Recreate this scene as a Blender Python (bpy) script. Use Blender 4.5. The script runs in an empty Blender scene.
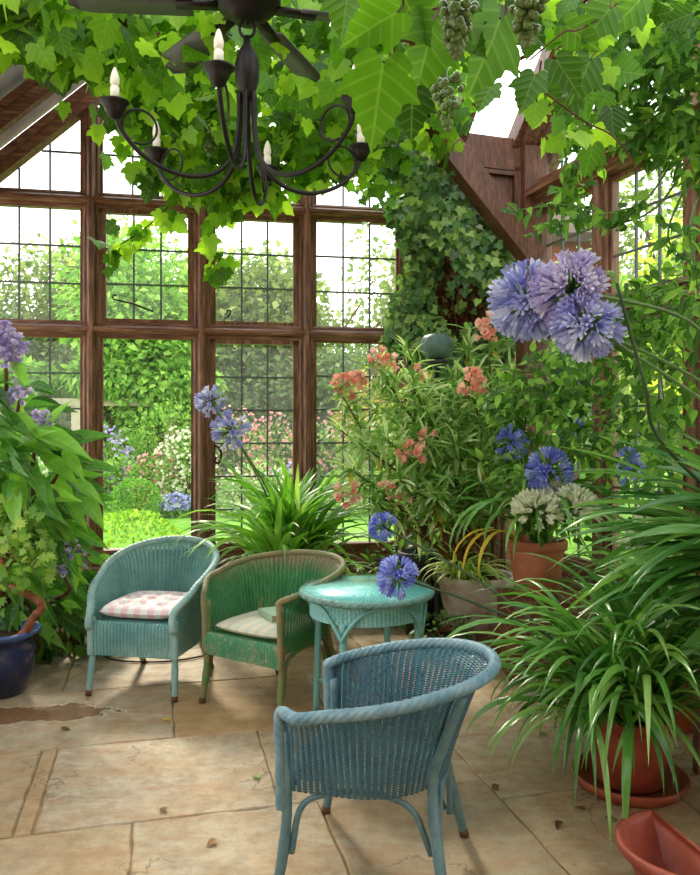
import bpy, math, random
import numpy as np
from math import sin, cos, pi, sqrt, atan2, radians as R
from mathutils import Vector

random.seed(7); rng = np.random.default_rng(7)
SC = bpy.context.scene; COL = SC.collection

# ------------------------------------------------------------------ camera
FPX, HZ, CH = 780.0, 424.0, 1.48          # focal length in px, horizon row, eye height
cam = bpy.data.cameras.new('camera'); cam.sensor_fit = 'VERTICAL'; cam.sensor_height = 36
cam.lens = FPX / 875 * 36; cam.shift_y = -(437.5 - HZ) / 875; cam.clip_start = .05
co = bpy.data.objects.new('camera', cam); COL.objects.link(co)
co.location = (0, 0, CH); co.rotation_euler = (pi / 2, 0, 0); SC.camera = co

def W(u, v, y):                            # a point of the photograph at depth y
    return np.array(((u - 350) / FPX * y, y, CH + (HZ - v) / FPX * y))

# ------------------------------------------------------------------ materials
def lin(c):
    return tuple((x / 12.92 if x <= .04045 else ((x + .055) / 1.055) ** 2.4) for x in c)
def hexc(r, g, b): return lin((r / 255, g / 255, b / 255)) + (1,)

class NT:
    def __init__(s, name):
        s.m = bpy.data.materials.new(name); s.m.use_nodes = True
        s.t = s.m.node_tree; s.t.nodes.clear(); s.out = s.n('ShaderNodeOutputMaterial')
    def n(s, t, **k):
        x = s.t.nodes.new(t)
        for a, b in k.items(): setattr(x, a, b)
        return x
    def l(s, a, b): s.t.links.new(a, b)
    def val(s, sock, v):
        if isinstance(v, bpy.types.NodeSocket): s.l(v, sock)
        else: sock.default_value = v
    def math(s, op, a, b=0.0, c=None):
        x = s.n('ShaderNodeMath', operation=op); s.val(x.inputs[0], a); s.val(x.inputs[1], b)
        if c is not None: s.val(x.inputs[2], c)
        return x.outputs[0]
    def noise(s, scale, detail=3, vec=None, rough=.5):
        x = s.n('ShaderNodeTexNoise'); x.inputs['Scale'].default_value = scale
        x.inputs['Detail'].default_value = detail; x.inputs['Roughness'].default_value = rough
        if vec is not None: s.l(vec, x.inputs['Vector'])
        return x.outputs['Fac']
    def ramp(s, fac, stops):
        x = s.n('ShaderNodeValToRGB'); e = x.color_ramp.elements
        while len(e) < len(stops): e.new(.5)
        for q, (p, c) in zip(e, stops): q.position = p; q.color = c
        s.l(fac, x.inputs[0]); return x.outputs[0]
    def mix(s, fac, a, b, mode='MIX'):
        x = s.n('ShaderNodeMix', data_type='RGBA', blend_type=mode)
        s.val(x.inputs[0], fac); s.val(x.inputs[6], a); s.val(x.inputs[7], b); return x.outputs[2]
    def coord(s, k='Object'): return s.n('ShaderNodeTexCoord').outputs[k]
    def scaled(s, vec, sc):
        x = s.n('ShaderNodeMapping'); s.l(vec, x.inputs[0]); x.inputs['Scale'].default_value = sc; return x.outputs[0]
    def attr(s, name): return s.n('ShaderNodeAttribute', attribute_name=name)
    def bsdf(s, col, rough=.5, spec=.5, **k):
        x = s.n('ShaderNodeBsdfPrincipled'); s.val(x.inputs['Base Color'], col); s.val(x.inputs['Roughness'], rough)
        s.val(x.inputs['Specular IOR Level'], spec)
        for a, b in k.items(): s.val(x.inputs[a], b)
        return x
    def bump(s, h, strength=.3, dist=.005):
        x = s.n('ShaderNodeBump'); x.inputs['Strength'].default_value = strength
        x.inputs['Distance'].default_value = dist; s.l(h, x.inputs['Height']); return x.outputs[0]
    def done(s, sh): s.l(sh, s.out.inputs[0]); return s.m

def leafmat(name, c0, c1, c2, trans=.45, rough=.42, spec=.35, glow=1.2, tint=(1.12, 1.25, .62), veins=0.0, k=9.0):
    N = NT(name)
    col = N.ramp(N.attr('a').outputs['Fac'], [(0, hexc(*c0)), (.5, hexc(*c1)), (1, hexc(*c2))])
    h = None
    if veins:                                  # midrib and side veins in leaf coordinates
        sx = N.n('ShaderNodeSeparateXYZ'); N.l(N.attr('st').outputs['Vector'], sx.inputs[0])
        ax = N.math('ABSOLUTE', sx.outputs[0])
        q = N.math('FRACT', N.math('MULTIPLY', N.math('SUBTRACT', sx.outputs[1], N.math('MULTIPLY', ax, .8)), k))
        side = N.math('LESS_THAN', N.math('ABSOLUTE', N.math('SUBTRACT', q, .5)), .10)
        rib = N.math('LESS_THAN', ax, .018)
        vm = N.math('MULTIPLY', N.math('MAXIMUM', N.math('MULTIPLY', side, .55), rib), veins)
        vc = N.mix(.55, col, (.55, .72, .22, 1)); col = N.mix(vm, col, vc)
        blot = N.noise(16, 3, N.coord(), .6); col = N.mix(N.math('MULTIPLY', N.ramp(blot, [(.45, (0, 0, 0, 1)), (.7, (1, 1, 1, 1))]), .4), col, N.mix(1.0, col, (.62, .66, .55, 1), 'MULTIPLY'))
        h = N.math('ABSOLUTE', N.math('SUBTRACT', q, .5))
    b = N.bsdf(col, rough, spec)
    if h is not None: N.l(N.bump(h, .35, .006), b.inputs['Normal'])
    t = N.n('ShaderNodeBsdfTranslucent')
    tc = N.mix(1.0, col, tuple(glow * x for x in tint) + (1,), 'MULTIPLY'); N.l(tc, t.inputs[0])
    m = N.n('ShaderNodeMixShader'); m.inputs[0].default_value = trans
    N.l(b.outputs[0], m.inputs[1]); N.l(t.outputs[0], m.inputs[2])
    return N.done(m.outputs[0])

def plain(name, c, rough=.5, spec=.4, metal=0, nz=0, nscale=20, c2=None, bump=0, bscale=60):
    N = NT(name); col = hexc(*c); o = N.coord()
    if nz or c2:
        f = N.noise(nscale, 5, o, .6)
        c2h = hexc(*c2) if c2 else tuple(x * (1 - nz) for x in col[:3]) + (1,)
        col = N.ramp(f, [(.35, col), (.68, c2h)])
    b = N.bsdf(col, rough, spec); b.inputs['Metallic'].default_value = metal
    if bump: N.l(N.bump(N.noise(bscale, 4, o), bump, .004), b.inputs['Normal'])
    return N.done(b.outputs[0])

def woodmat(name, c0, c1, c2, sc=(14, 14, 1.6), rough=.38):
    N = NT(name); v = N.scaled(N.coord(), sc)
    f = N.noise(3.2, 6, v, .62)
    col = N.ramp(f, [(.28, hexc(*c0)), (.5, hexc(*c1)), (.75, hexc(*c2))])
    b = N.bsdf(col, rough, .45); N.l(N.bump(f, .25, .003), b.inputs['Normal'])
    return N.done(b.outputs[0])

def weavemat(name, c0, c1, cw, wear=.55, top=None, holes=.3, pitch=.02):
    N = NT(name); st = N.attr('st').outputs['Vector']
    sx = N.n('ShaderNodeSeparateXYZ'); N.l(st, sx.inputs[0]); o = N.coord()
    f = N.noise(7, 5, o, .65)
    col = N.ramp(f, [(.3, hexc(*c0)), (.6, hexc(*c1))])
    w = N.noise(26, 6, o, .75)
    wf = N.ramp(w, [(wear, (0, 0, 0, 1)), (wear + .14, (1, 1, 1, 1))])
    col = N.mix(wf, col, hexc(*cw))
    if top:                                   # paint worn off towards the top rail
        z0, z1, ct = top
        sz = N.n('ShaderNodeSeparateXYZ'); N.l(o, sz.inputs[0])
        g = N.math('ADD', sz.outputs[2], N.math('MULTIPLY', N.noise(6, 4, o), .10))
        g = N.n('ShaderNodeMapRange'), g
        mr = g[0]; N.l(g[1], mr.inputs[0]); mr.inputs[1].default_value = z0 + .05; mr.inputs[2].default_value = z1 + .05
        col = N.mix(mr.outputs[0], col, hexc(*ct))
    wy = N.math('SINE', N.math('MULTIPLY', sx.outputs[1], 2 * pi / .008))
    h = wy; gr = N.math('PINGPONG', sx.outputs[0], pitch / 2)
    dark = N.math('LESS_THAN', gr, pitch * .11); col = N.mix(N.math('MULTIPLY', dark, .55), col, N.mix(1.0, col, (.30, .32, .32, 1), 'MULTIPLY'))  # shade in the grooves between ribs, multiplied into the colour
    b = N.bsdf(col, .5, .4); N.l(N.bump(h, .7, .0022), b.inputs['Normal'])
    if not holes: return N.done(b.outputs[0])
    gx = N.math('LESS_THAN', gr, pitch * .12)
    gy = N.math('LESS_THAN', N.math('FRACT', N.math('MULTIPLY', sx.outputs[1], 1 / .008)), holes)
    tr = N.n('ShaderNodeBsdfTransparent'); m = N.n('ShaderNodeMixShader')
    N.l(N.math('MULTIPLY', gx, gy), m.inputs[0]); N.l(b.outputs[0], m.inputs[1]); N.l(tr.outputs[0], m.inputs[2])
    return N.done(m.outputs[0])

def glassmat(name, tint=(1, 1, 1), haze=.08, hz=(235, 238, 230)):
    N = NT(name)
    t = N.n('ShaderNodeBsdfTransparent'); t.inputs[0].default_value = tint + (1,)
    d = N.n('ShaderNodeBsdfTranslucent'); d.inputs[0].default_value = hexc(*hz)
    m = N.n('ShaderNodeMixShader'); N.l(t.outputs[0], m.inputs[1]); N.l(d.outputs[0], m.inputs[2])
    f = N.noise(5, 4, N.coord(), .7)
    N.l(N.math('MULTIPLY', f, haze * 2), m.inputs[0])
    g = N.n('ShaderNodeBsdfGlossy'); g.inputs['Roughness'].default_value = .03
    fr = N.n('ShaderNodeFresnel'); fr.inputs[0].default_value = 1.45
    m2 = N.n('ShaderNodeMixShader'); N.l(N.math('MULTIPLY', N.math('MULTIPLY', fr.outputs[0], .6), N.math('SUBTRACT', 1.0, N.n('ShaderNodeNewGeometry').outputs['Backfacing'])), m2.inputs[0])
    N.l(m.outputs[0], m2.inputs[1]); N.l(g.outputs[0], m2.inputs[2])
    return N.done(m2.outputs[0])

M = {}
M['wood'] = woodmat('window_timber', (56, 32, 22), (108, 68, 48), (160, 116, 88))
M['wood_rail'] = woodmat('window_timber_rail', (56, 32, 22), (110, 70, 50), (164, 120, 92), (1.6, 14, 14))
M['oak'] = woodmat('brace_timber', (66, 38, 26), (98, 60, 42), (134, 88, 64), (16, 16, 3), .42)
M['iron'] = plain('black_iron', (38, 32, 30), .45, .5, .6, .4, 30)
M['lead'] = plain('lead_came', (86, 92, 92), .5, .5, .3)
M['glass'] = glassmat('old_window_glass', (.97, .985, .97), .05)
M['glass_clear'] = glassmat('clear_window_glass', (.99, 1, .99), .008)
M['roofglass'] = glassmat('roof_glass', (.96, .97, .98), .18, (240, 242, 246))
M['plaster'] = plain('cream_plaster', (206, 186, 140), .8, .2, 0, .2, 9, (170, 146, 104))
M['skirting'] = woodmat('dark_skirting', (30, 20, 16), (52, 36, 28), (74, 54, 42), (1.6, 14, 14))
M['ceil'] = plain('grey_roof_board', (186, 176, 186), .7, .3, 0, .25, 6, (150, 142, 156))
def brickmat():
    N = NT('ivy_wall_brick'); t = N.n('ShaderNodeTexBrick'); mp = N.n('ShaderNodeMapping')
    N.l(N.coord(), mp.inputs[0]); mp.inputs['Rotation'].default_value = (pi / 2, 0, 0); N.l(mp.outputs[0], t.inputs[0])
    t.inputs['Color1'].default_value = hexc(128, 82, 56); t.inputs['Color2'].default_value = hexc(96, 62, 44)
    t.inputs['Mortar'].default_value = hexc(120, 104, 86); t.inputs['Scale'].default_value = 4.4
    b = N.bsdf(t.outputs[0], .9, .1); return N.done(b.outputs[0])
M['brick'] = brickmat()
M['bark'] = plain('brown_bark', (120, 84, 58), .85, .2, 0, 0, 30, (74, 50, 34), .6, 40)
M['vinebark'] = plain('vine_bark', (104, 66, 46), .85, .2, 0, 0, 30, (58, 38, 28), .6, 40)
M['redbark'] = plain('red_brown_bark', (156, 98, 66), .75, .3, 0, 0, 26, (100, 58, 38), .6, 60)
M['stalk'] = plain('green_stalk', (88, 122, 58), .45, .4, 0, .3, 20)
M['darkstalk'] = plain('dark_green_stalk', (46, 70, 36), .45, .4, 0, .3, 20)
M['soil'] = plain('soil', (70, 54, 42), .95, .1, 0, .5, 30, (42, 32, 26), .6, 50)
M['terra'] = plain('terracotta', (176, 96, 66), .75, .25, 0, 0, 8, (142, 70, 48), .25, 30)
M['terra_pale'] = plain('pale_terracotta', (190, 124, 90), .8, .2, 0, 0, 6, (160, 94, 66), .25, 30)
M['terra_red'] = plain('red_terracotta', (166, 82, 60), .5, .4, 0, 0, 7, (128, 56, 42), .15, 30)
M['limewash'] = plain('limewashed_terracotta', (206, 196, 184), .85, .2, 0, 0, 7, (150, 116, 96), .3, 30)
M['blueglaze'] = plain('blue_glaze', (36, 48, 92), .12, .6, 0, 0, 5, (24, 30, 58))
M['bluerim'] = plain('blue_glaze_rim', (70, 92, 150), .15, .6, 0, 0, 8, (44, 60, 112))
M['darkpot'] = plain('dark_plastic', (44, 48, 48), .5, .4)
M['gourd'] = plain('blue_green_rind', (92, 118, 112), .45, .4, 0, 0, 12, (66, 92, 88), .1)
M['cream'] = plain('candle_sleeve', (232, 226, 208), .5, .4)
M['fanwood'] = plain('dark_fan_blade', (86, 86, 84), .45, .4, 0, .25, 10)
M['foot'] = plain('worn_foot', (112, 78, 56), .8, .2, 0, .4, 60)
M['lawn'] = plain('lawn_grass', (126, 176, 62), .9, .1, 0, 0, 3, (96, 150, 46), .5, 80)
M['earth'] = plain('border_earth', (94, 78, 56), .95, .1, 0, .4, 12)
M['stone'] = plain('garden_stone', (188, 176, 152), .85, .2, 0, .25, 6)
M['housebrick'] = plain('red_house_brick', (164, 80, 48), .85, .2, 0, 0, 14, (130, 62, 40))
M['tile'] = plain('roof_tile', (84, 66, 58), .8, .2, 0, .3, 10)
# chairs / table
M['weaveA'] = weavemat('teal_weave', (92, 148, 150), (124, 174, 168), (180, 200, 188), .6, None, .3)
M['tubeA'] = plain('teal_paint', (116, 164, 164), .45, .4, 0, 0, 22, (140, 172, 166))
M['weaveB'] = weavemat('green_weave', (44, 122, 74), (74, 144, 84), (150, 150, 112), .64, (.60, .71, (142, 126, 98)), .3)
M['apronB'] = weavemat('green_apron_weave', (56, 140, 96), (80, 152, 106), (172, 160, 132), .5, None, .2)
M['tubeB'] = plain('worn_green_paint', (78, 122, 66), .5, .4, 0, 0, 18, (140, 118, 84))
M['rimB'] = plain('worn_green_braid', (104, 122, 80), .6, .3, 0, 0, 12, (150, 126, 94))
M['weaveC'] = weavemat('blue_weave', (46, 86, 104), (70, 112, 126), (130, 150, 150), .62, None, .55)
M['tubeC'] = plain('blue_paint', (74, 112, 124), .4, .5, 0, 0, 18, (108, 138, 142))
M['rimC'] = plain('blue_braid', (86, 124, 138), .5, .4, 0, 0, 16, (128, 154, 162))
M['rimA'] = plain('teal_braid', (122, 164, 164), .5, .4, 0, 0, 16, (158, 184, 178))
M['weaveT'] = weavemat('turquoise_weave', (124, 192, 190), (150, 208, 204), (190, 220, 212), .6, None, 0)
M['tubeT'] = plain('turquoise_paint', (108, 176, 174), .4, .5, 0, 0, 18, (128, 180, 170))
M['edgeT'] = plain('turquoise_braid', (116, 160, 152), .55, .4, 0, 0, 30, (86, 112, 100))
def tableglass():
    N = NT('table_glass'); g = N.n('ShaderNodeBsdfGlossy'); g.inputs['Roughness'].default_value = .12
    g.inputs[0].default_value = (.9, 1, .97, 1)
    t = N.n('ShaderNodeBsdfTransparent'); t.inputs[0].default_value = (.90, .985, .985, 1)
    fr = N.n('ShaderNodeFresnel'); fr.inputs[0].default_value = 1.5
    m = N.n('ShaderNodeMixShader'); N.l(N.math('MULTIPLY', N.math('MULTIPLY', fr.outputs[0], .75), N.math('SUBTRACT', 1.0, N.n('ShaderNodeNewGeometry').outputs['Backfacing'])), m.inputs[0]); N.l(t.outputs[0], m.inputs[1]); N.l(g.outputs[0], m.inputs[2])
    return N.done(m.outputs[0])
M['tglass'] = tableglass()
def checkmat():
    N = NT('pink_check_cotton'); o = N.coord()
    c = N.n('ShaderNodeTexChecker'); c.inputs['Scale'].default_value = 26; mp = N.n('ShaderNodeMapping')
    mp.inputs['Scale'].default_value = (1, .8, 0); N.l(o, mp.inputs[0]); N.l(mp.outputs[0], c.inputs[0])
    c.inputs[1].default_value = hexc(226, 182, 186); c.inputs[2].default_value = hexc(224, 226, 226)
    n = N.noise(9, 3, o); col = N.mix(N.math('MULTIPLY', n, .45), c.outputs[0], hexc(226, 214, 212))
    b = N.bsdf(col, .85, .2); N.l(N.bump(N.noise(90, 2, o), .2, .002), b.inputs['Normal']); return N.done(b.outputs[0])
M['check'] = checkmat()
def stripemat():
    N = NT('cream_stripe_cotton'); o = N.coord(); sx = N.n('ShaderNodeSeparateXYZ'); N.l(o, sx.inputs[0])
    s = N.math('SINE', N.math('MULTIPLY', sx.outputs[0], 95))
    col = N.ramp(N.math('ADD', N.math('MULTIPLY', s, .5), .5), [(.5, hexc(206, 196, 172)), (.9, hexc(184, 190, 178))])
    return N.done(N.bsdf(col, .85, .2).outputs[0])
M['stripe'] = stripemat()
M['book'] = plain('green_book_cloth', (150, 178, 150), .7, .3, 0, .1, 30)
M['pages'] = plain('book_pages', (196, 164, 118), .8, .2, 0, .1, 40)
# leaves
M['vine'] = leafmat('grape_leaf', (46, 80, 16), (94, 142, 30), (176, 212, 66), .5, veins=.28, k=4.5, tint=(1.2, 1.35, .5))
M['ivy'] = leafmat('ivy_leaf', (42, 78, 44), (82, 128, 66), (164, 192, 104), .3, .32, .55, veins=.5, k=4)
M['ivydead'] = leafmat('dead_ivy_leaf', (74, 46, 30), (110, 74, 48), (150, 112, 74), .3, .7)
M['creeper'] = leafmat('creeper_leaf', (54, 98, 26), (98, 150, 44), (160, 204, 78), .42, veins=.5)
M['creeper_dark'] = leafmat('deep_creeper_leaf', (44, 84, 26), (82, 132, 44), (148, 192, 76), .42, veins=.4)
M['shrub'] = leafmat('broad_shrub_leaf', (40, 82, 26), (80, 140, 42), (140, 196, 70), .4, .36, .5, veins=.28, k=6)
M['strap'] = leafmat('strap_leaf', (54, 104, 36), (92, 148, 60), (152, 190, 104), .32, .28, .6)
M['strap_light'] = leafmat('light_strap_leaf', (80, 134, 40), (120, 172, 62), (170, 204, 110), .4, .35, .5)
M['strap_dark'] = leafmat('dark_strap_leaf', (44, 94, 38), (78, 134, 56), (132, 174, 100), .32, .26, .65)
M['spider'] = leafmat('variegated_leaf', (124, 170, 48), (170, 200, 90), (214, 222, 150), .35)
M['oleander'] = leafmat('oleander_leaf', (84, 126, 56), (138, 178, 92), (218, 226, 180), .4)
M['yellowleaf'] = leafmat('yellowed_leaf', (200, 156, 30), (220, 180, 50), (190, 170, 60), .35)
M['lowleaf'] = leafmat('low_dark_leaf', (40, 76, 36), (68, 112, 50), (116, 156, 74), .3, veins=.5)
M['pelarg'] = leafmat('scented_leaf', (84, 126, 44), (122, 164, 66), (170, 192, 88), .38)
M['tree'] = leafmat('tree_leaf', (84, 110, 58), (124, 146, 80), (172, 182, 112), .4, .7, .15)
M['treedark'] = leafmat('dark_tree_leaf', (70, 98, 62), (104, 132, 82), (146, 166, 108), .35, .7, .15)
M['treelight'] = leafmat('light_tree_leaf', (108, 140, 40), (158, 184, 62), (214, 210, 96), .5, .6, .2)
M['treegold'] = leafmat('golden_tree_leaf', (150, 150, 50), (200, 186, 76), (226, 208, 110), .5, .6, .2)
M['bush'] = leafmat('garden_bush_leaf', (92, 140, 56), (132, 178, 78), (180, 212, 108), .42, .7, .15)
M['box'] = leafmat('box_leaf', (80, 132, 48), (116, 166, 66), (164, 204, 92), .35, .6, .2)
M['euonymus'] = leafmat('yellow_green_leaf', (106, 150, 46), (144, 184, 66), (196, 214, 100), .38, .6, .2)
M['border'] = leafmat('border_leaf', (92, 136, 62), (136, 172, 88), (176, 200, 120), .4, .6, .2)
# petals
M['lilac'] = leafmat('lilac_petal', (142, 146, 208), (186, 188, 230), (232, 232, 246), .35, .5, .3, 1, (1.02, 1.0, 1.02))
M['blue'] = leafmat('blue_petal', (98, 110, 206), (138, 150, 226), (192, 200, 242), .35, .5, .3, 1, (1.02, 1.0, 1.02))
M['mauve'] = leafmat('pale_mauve_petal', (166, 152, 206), (196, 184, 222), (232, 224, 240), .35, .5, .3, 1, (1.02, 1.0, 1.02))
M['white'] = leafmat('white_petal', (212, 216, 178), (232, 234, 206), (246, 246, 232), .35, .5, .3, 1, (1.02, 1.0, 1.02))
M['salmon'] = leafmat('salmon_petal', (232, 150, 130), (242, 180, 160), (250, 214, 198), .35, .5, .3, 1, (1.02, 1.0, 1.02))
M['pinkf'] = leafmat('garden_pink_petal', (222, 130, 140), (234, 170, 170), (240, 210, 200), .4, .6, .2, 1, (1.02, 1.0, 1.02))
M['grape'] = plain('green_grape', (92, 116, 56), .3, .5, 0, .3, 30)

# ------------------------------------------------------------------ mesh builder
class MB:
    def __init__(s): s.V = []; s.F = []; s.A = []; s.ST = []; s.n = 0
    def add(s, V, F, a=0.5, st=None):
        V = np.asarray(V, float).reshape(-1, 3); k = len(V)
        s.V.append(V)
        if isinstance(F, np.ndarray): s.F.append(F + s.n)
        else: s.F.extend([np.asarray([f]) + s.n for f in F])
        s.A.append(np.full(k, a) if np.isscalar(a) else np.asarray(a, float))
        s.ST.append(np.zeros((k, 3)) if st is None else np.asarray(st, float))
        s.n += k; return s
    def box(s, x0, x1, y0, y1, z0, z1, a=.5):
        V = [(x, y, z) for z in (z0, z1) for y in (y0, y1) for x in (x0, x1)]
        return s.add(V, np.array([[0, 2, 3, 1], [4, 5, 7, 6], [0, 1, 5, 4], [2, 6, 7, 3], [0, 4, 6, 2], [1, 3, 7, 5]]), a)
    def bar(s, p, q, w, h, up=(0, 0, 1)):     # square bar between two points
        p, q = Vector(p), Vector(q); d = (q - p).normalized(); u = Vector(up)
        x = d.cross(u).normalized(); u = x.cross(d).normalized()
        V = [c + x * (i * w / 2) + u * (j * h / 2) for c in (p, q) for j in (-1, 1) for i in (-1, 1)]
        return s.add([tuple(v) for v in V], np.array([[0, 2, 3, 1], [4, 5, 7, 6], [0, 1, 5, 4], [2, 6, 7, 3], [0, 4, 6, 2], [1, 3, 7, 5]]))
    def tube(s, pts, rad, sides=8, a=.5, lobes=0, twist=0, flat=1.0):
        P = np.asarray(pts, float); n = len(P); rad = np.full(n, rad) if np.isscalar(rad) else np.asarray(rad)
        T = np.gradient(P, axis=0); T /= np.linalg.norm(T, axis=1)[:, None] + 1e-12
        u = np.cross(T[0], (0, 0, 1.)); 
        if np.linalg.norm(u) < .1: u = np.cross(T[0], (1., 0, 0))
        u /= np.linalg.norm(u); V = []; ST = []; L = 0
        th = np.arange(sides) * 2 * pi / sides
        for i in range(n):
            if i: L += np.linalg.norm(P[i] - P[i - 1])
            u = u - T[i] * u.dot(T[i]); u /= np.linalg.norm(u) + 1e-12; w = np.cross(T[i], u)
            r = rad[i] * (1 + (.24 * np.abs(np.sin(lobes * th / 2 + twist * L)) if lobes else 0)) * np.ones(sides)
            V.append(P[i] + (np.cos(th) * r)[:, None] * u + (np.sin(th) * r * flat)[:, None] * w)
            ST.append(np.stack([th * rad[i], np.full(sides, L), np.zeros(sides)], 1))
        V = np.concatenate(V); F = []
        i = np.arange(n - 1)[:, None]; j = np.arange(sides)[None, :]; jn = (j + 1) % sides
        F = np.stack([i * sides + j, i * sides + jn, (i + 1) * sides + jn, (i + 1) * sides + j], -1).reshape(-1, 4)
        base = s.n; s.add(V, F, a, np.concatenate(ST))
        s.F.append(np.array([list(range(sides))[::-1]]) + base); s.F.append(np.array([[(n - 1) * sides + k for k in range(sides)]]) + base)
        return s
    def lathe(s, prof, c=(0, 0, 0), seg=28, a=.5, ang=2 * pi, a0=0, scale=(1, 1)):
        full = abs(ang - 2 * pi) < 1e-6; k = seg if full else seg + 1
        th = a0 + np.arange(k) * ang / seg; pr = np.asarray(prof, float)
        V = np.stack([np.outer(pr[:, 0], np.cos(th)) * scale[0] + c[0], np.outer(pr[:, 0], np.sin(th)) * scale[1] + c[1],
                      np.repeat(pr[:, 1][:, None], k, 1) + c[2]], -1).reshape(-1, 3)
        m = len(pr); i = np.arange(m - 1)[:, None]; j = np.arange(seg)[None, :]; jn = (j + 1) % k
        F = np.stack([i * k + j, i * k + jn, (i + 1) * k + jn, (i + 1) * k + j], -1).reshape(-1, 4)
        arc = np.repeat(th[None], m, 0) * pr[:, 0].max(); st = np.stack([arc, np.repeat(pr[:, 1][:, None], k, 1), arc * 0], -1).reshape(-1, 3)
        return s.add(V, F, a, st)
    def extrude(s, prof, fn, a, b):            # closed 2-D profile swept from a to b
        k = len(prof); V = [fn(p, q, a) for p, q in prof] + [fn(p, q, b) for p, q in prof]
        F = [[i, (i + 1) % k, k + (i + 1) % k, k + i] for i in range(k)]
        s.add(V, np.array(F)); s.F.append(np.array([list(range(k))[::-1]]) + s.n - 2 * k); s.F.append(np.array([list(range(k, 2 * k))]) + s.n - 2 * k)
        return s
    def ball(s, c, r, seg=10, rings=7, a=.5):
        pr = [(max(1e-4, r * sin(pi * i / rings)), -r * cos(pi * i / rings)) for i in range(rings + 1)]
        return s.lathe(pr, c, seg, a)
    def build(s, name, mat, parent=None, world=True, smooth=True, label=None):
        V = np.concatenate(s.V)
        if parent is not None and world: V = V - np.array(parent.matrix_basis.translation if parent.parent is None else parent.parent.matrix_basis.translation)
        me = bpy.data.meshes.new(name)
        loops = np.concatenate([f.ravel() for f in s.F]); tot = np.concatenate([np.full(len(f), f.shape[1]) for f in s.F])
        me.vertices.add(len(V)); me.vertices.foreach_set('co', V.ravel())
        me.loops.add(len(loops)); me.loops.foreach_set('vertex_index', loops.astype(np.int32))
        me.polygons.add(len(tot)); me.polygons.foreach_set('loop_start', np.concatenate([[0], np.cumsum(tot)[:-1]]).astype(np.int32))
        me.polygons.foreach_set('loop_total', tot.astype(np.int32))
        me.update(calc_edges=True); me.validate()
        at = me.attributes.new('a', 'FLOAT', 'POINT'); at.data.foreach_set('value', np.concatenate(s.A).astype(np.float32))
        st = me.attributes.new('st', 'FLOAT_VECTOR', 'POINT'); st.data.foreach_set('vector', np.concatenate(s.ST).astype(np.float32).ravel())
        me.materials.append(mat if not isinstance(mat, str) else M[mat])
        me.polygons.foreach_set('use_smooth', np.full(len(tot), smooth)); me.update()
        o = bpy.data.objects.new(name, me); COL.objects.link(o)
        if parent is not None: o.parent = parent
        if label: o['label'] = label
        return o

def smooth_path(pts, n=8):
    P = [np.asarray(p, float) for p in pts]; P = [2 * P[0] - P[1]] + P + [2 * P[-1] - P[-2]]; out = []
    for i in range(1, len(P) - 2):
        for k in range(n):
            t = k / n; a, b, c, d = P[i - 1:i + 3]
            out.append(.5 * ((2 * b) + (c - a) * t + (2 * a - 5 * b + 4 * c - d) * t * t + (3 * b - a - 3 * c + d) * t ** 3))
    out.append(P[-2]); return np.array(out)

def thing(name, label, cat, loc=(0, 0, 0), rz=0, group=None):
    o = bpy.data.objects.new(name, None); COL.objects.link(o); o.location = loc; o.rotation_euler = (0, 0, rz)
    o.empty_display_size = .1; o['label'] = label; o['category'] = cat
    if group: o['group'] = group
    return o
def tag(o, label, cat, group=None, kind=None):
    o['label'] = label; o['category'] = cat
    if group: o['group'] = group
    if kind: o['kind'] = kind
    return o
def struct(o, label=None, cat=None):
    o['kind'] = 'structure'
    if label: o['label'] = label; o['category'] = cat
    return o
def copy_tree(o, parent=None):
    c = o.copy(); COL.objects.link(c)
    if parent: c.parent = parent
    for ch in list(o.children): copy_tree(ch, c)
    return c

# ------------------------------------------------------------------ leaf templates
def template(half, cx=.3, fold=.18, bend=.25, mid=True):
    half = [(max(x, 0), y) for x, y in half]
    right = half; left = [(-x, y) for x, y in half[1:-1]][::-1]
    ring = right + left; k = len(ring)
    V = [(0, cx)] + ring
    V = np.array([(x, y, fold * abs(x) - bend * y * y) for x, y in V])
    F = np.array([[0, 1 + (i + 1) % k, 1 + i] for i in range(k)])
    return V, F
T_VINE = template([(0, .04), (.14, -.12), (.34, -.10), (.47, .06), (.40, .16), (.58, .28), (.66, .52), (.50, .50), (.37, .53),
                   (.33, .74), (.16, .86), (0, 1.05)], .3, .12, .22)
T_BIGVINE = template([(0, .05), (.08, -.08), (.16, -.14), (.26, -.15), (.36, -.10), (.43, -.02), (.50, .06), (.47, .12), (.43, .18), (.52, .22),
                      (.60, .31), (.62, .42), (.70, .54), (.60, .54), (.50, .52), (.41, .55), (.40, .65), (.33, .70), (.32, .80),
                      (.22, .84), (.17, .93), (.08, .98), (0, 1.1)], .3, .14, .16)
T_IVY = template([(0, .02), (.2, -.14), (.44, -.06), (.38, .12), (.58, .30), (.34, .42), (.2, .64), (0, .95)], .25, .15, .12)
T_OVATE = template([(0, 0), (.17, .1), (.28, .32), (.27, .5), (.17, .74), (.06, .94), (0, 1.04)], .45, .3, .3)
T_LONG = template([(0, 0), (.10, .08), (.185, .28), (.19, .45), (.12, .72), (.04, .92), (0, 1.06)], .45, .35, .28)
T_SMALL = template([(0, 0), (.24, .3), (.24, .6), (0, 1.)], .45, .3, .2)
T_LANCE = template([(0, 0), (.06, .2), (.085, .5), (.055, .8), (0, 1.)], .5, .4, .25)
T_PALM = template([(0, .05), (.25, -.1), (.5, .1), (.3, .2), (.6, .5), (.28, .45), (.3, .85), (.1, .65), (0, 1.)], .25, .1, .1)
T_DIAM = (np.array([(0, 0, 0), (.36, .5, .1), (0, 1, -.1), (-.36, .5, .1)], float), np.array([[0, 1, 2], [0, 2, 3]]))
def norm(a): return a / (np.linalg.norm(a, axis=-1, keepdims=True) + 1e-9)
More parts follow.
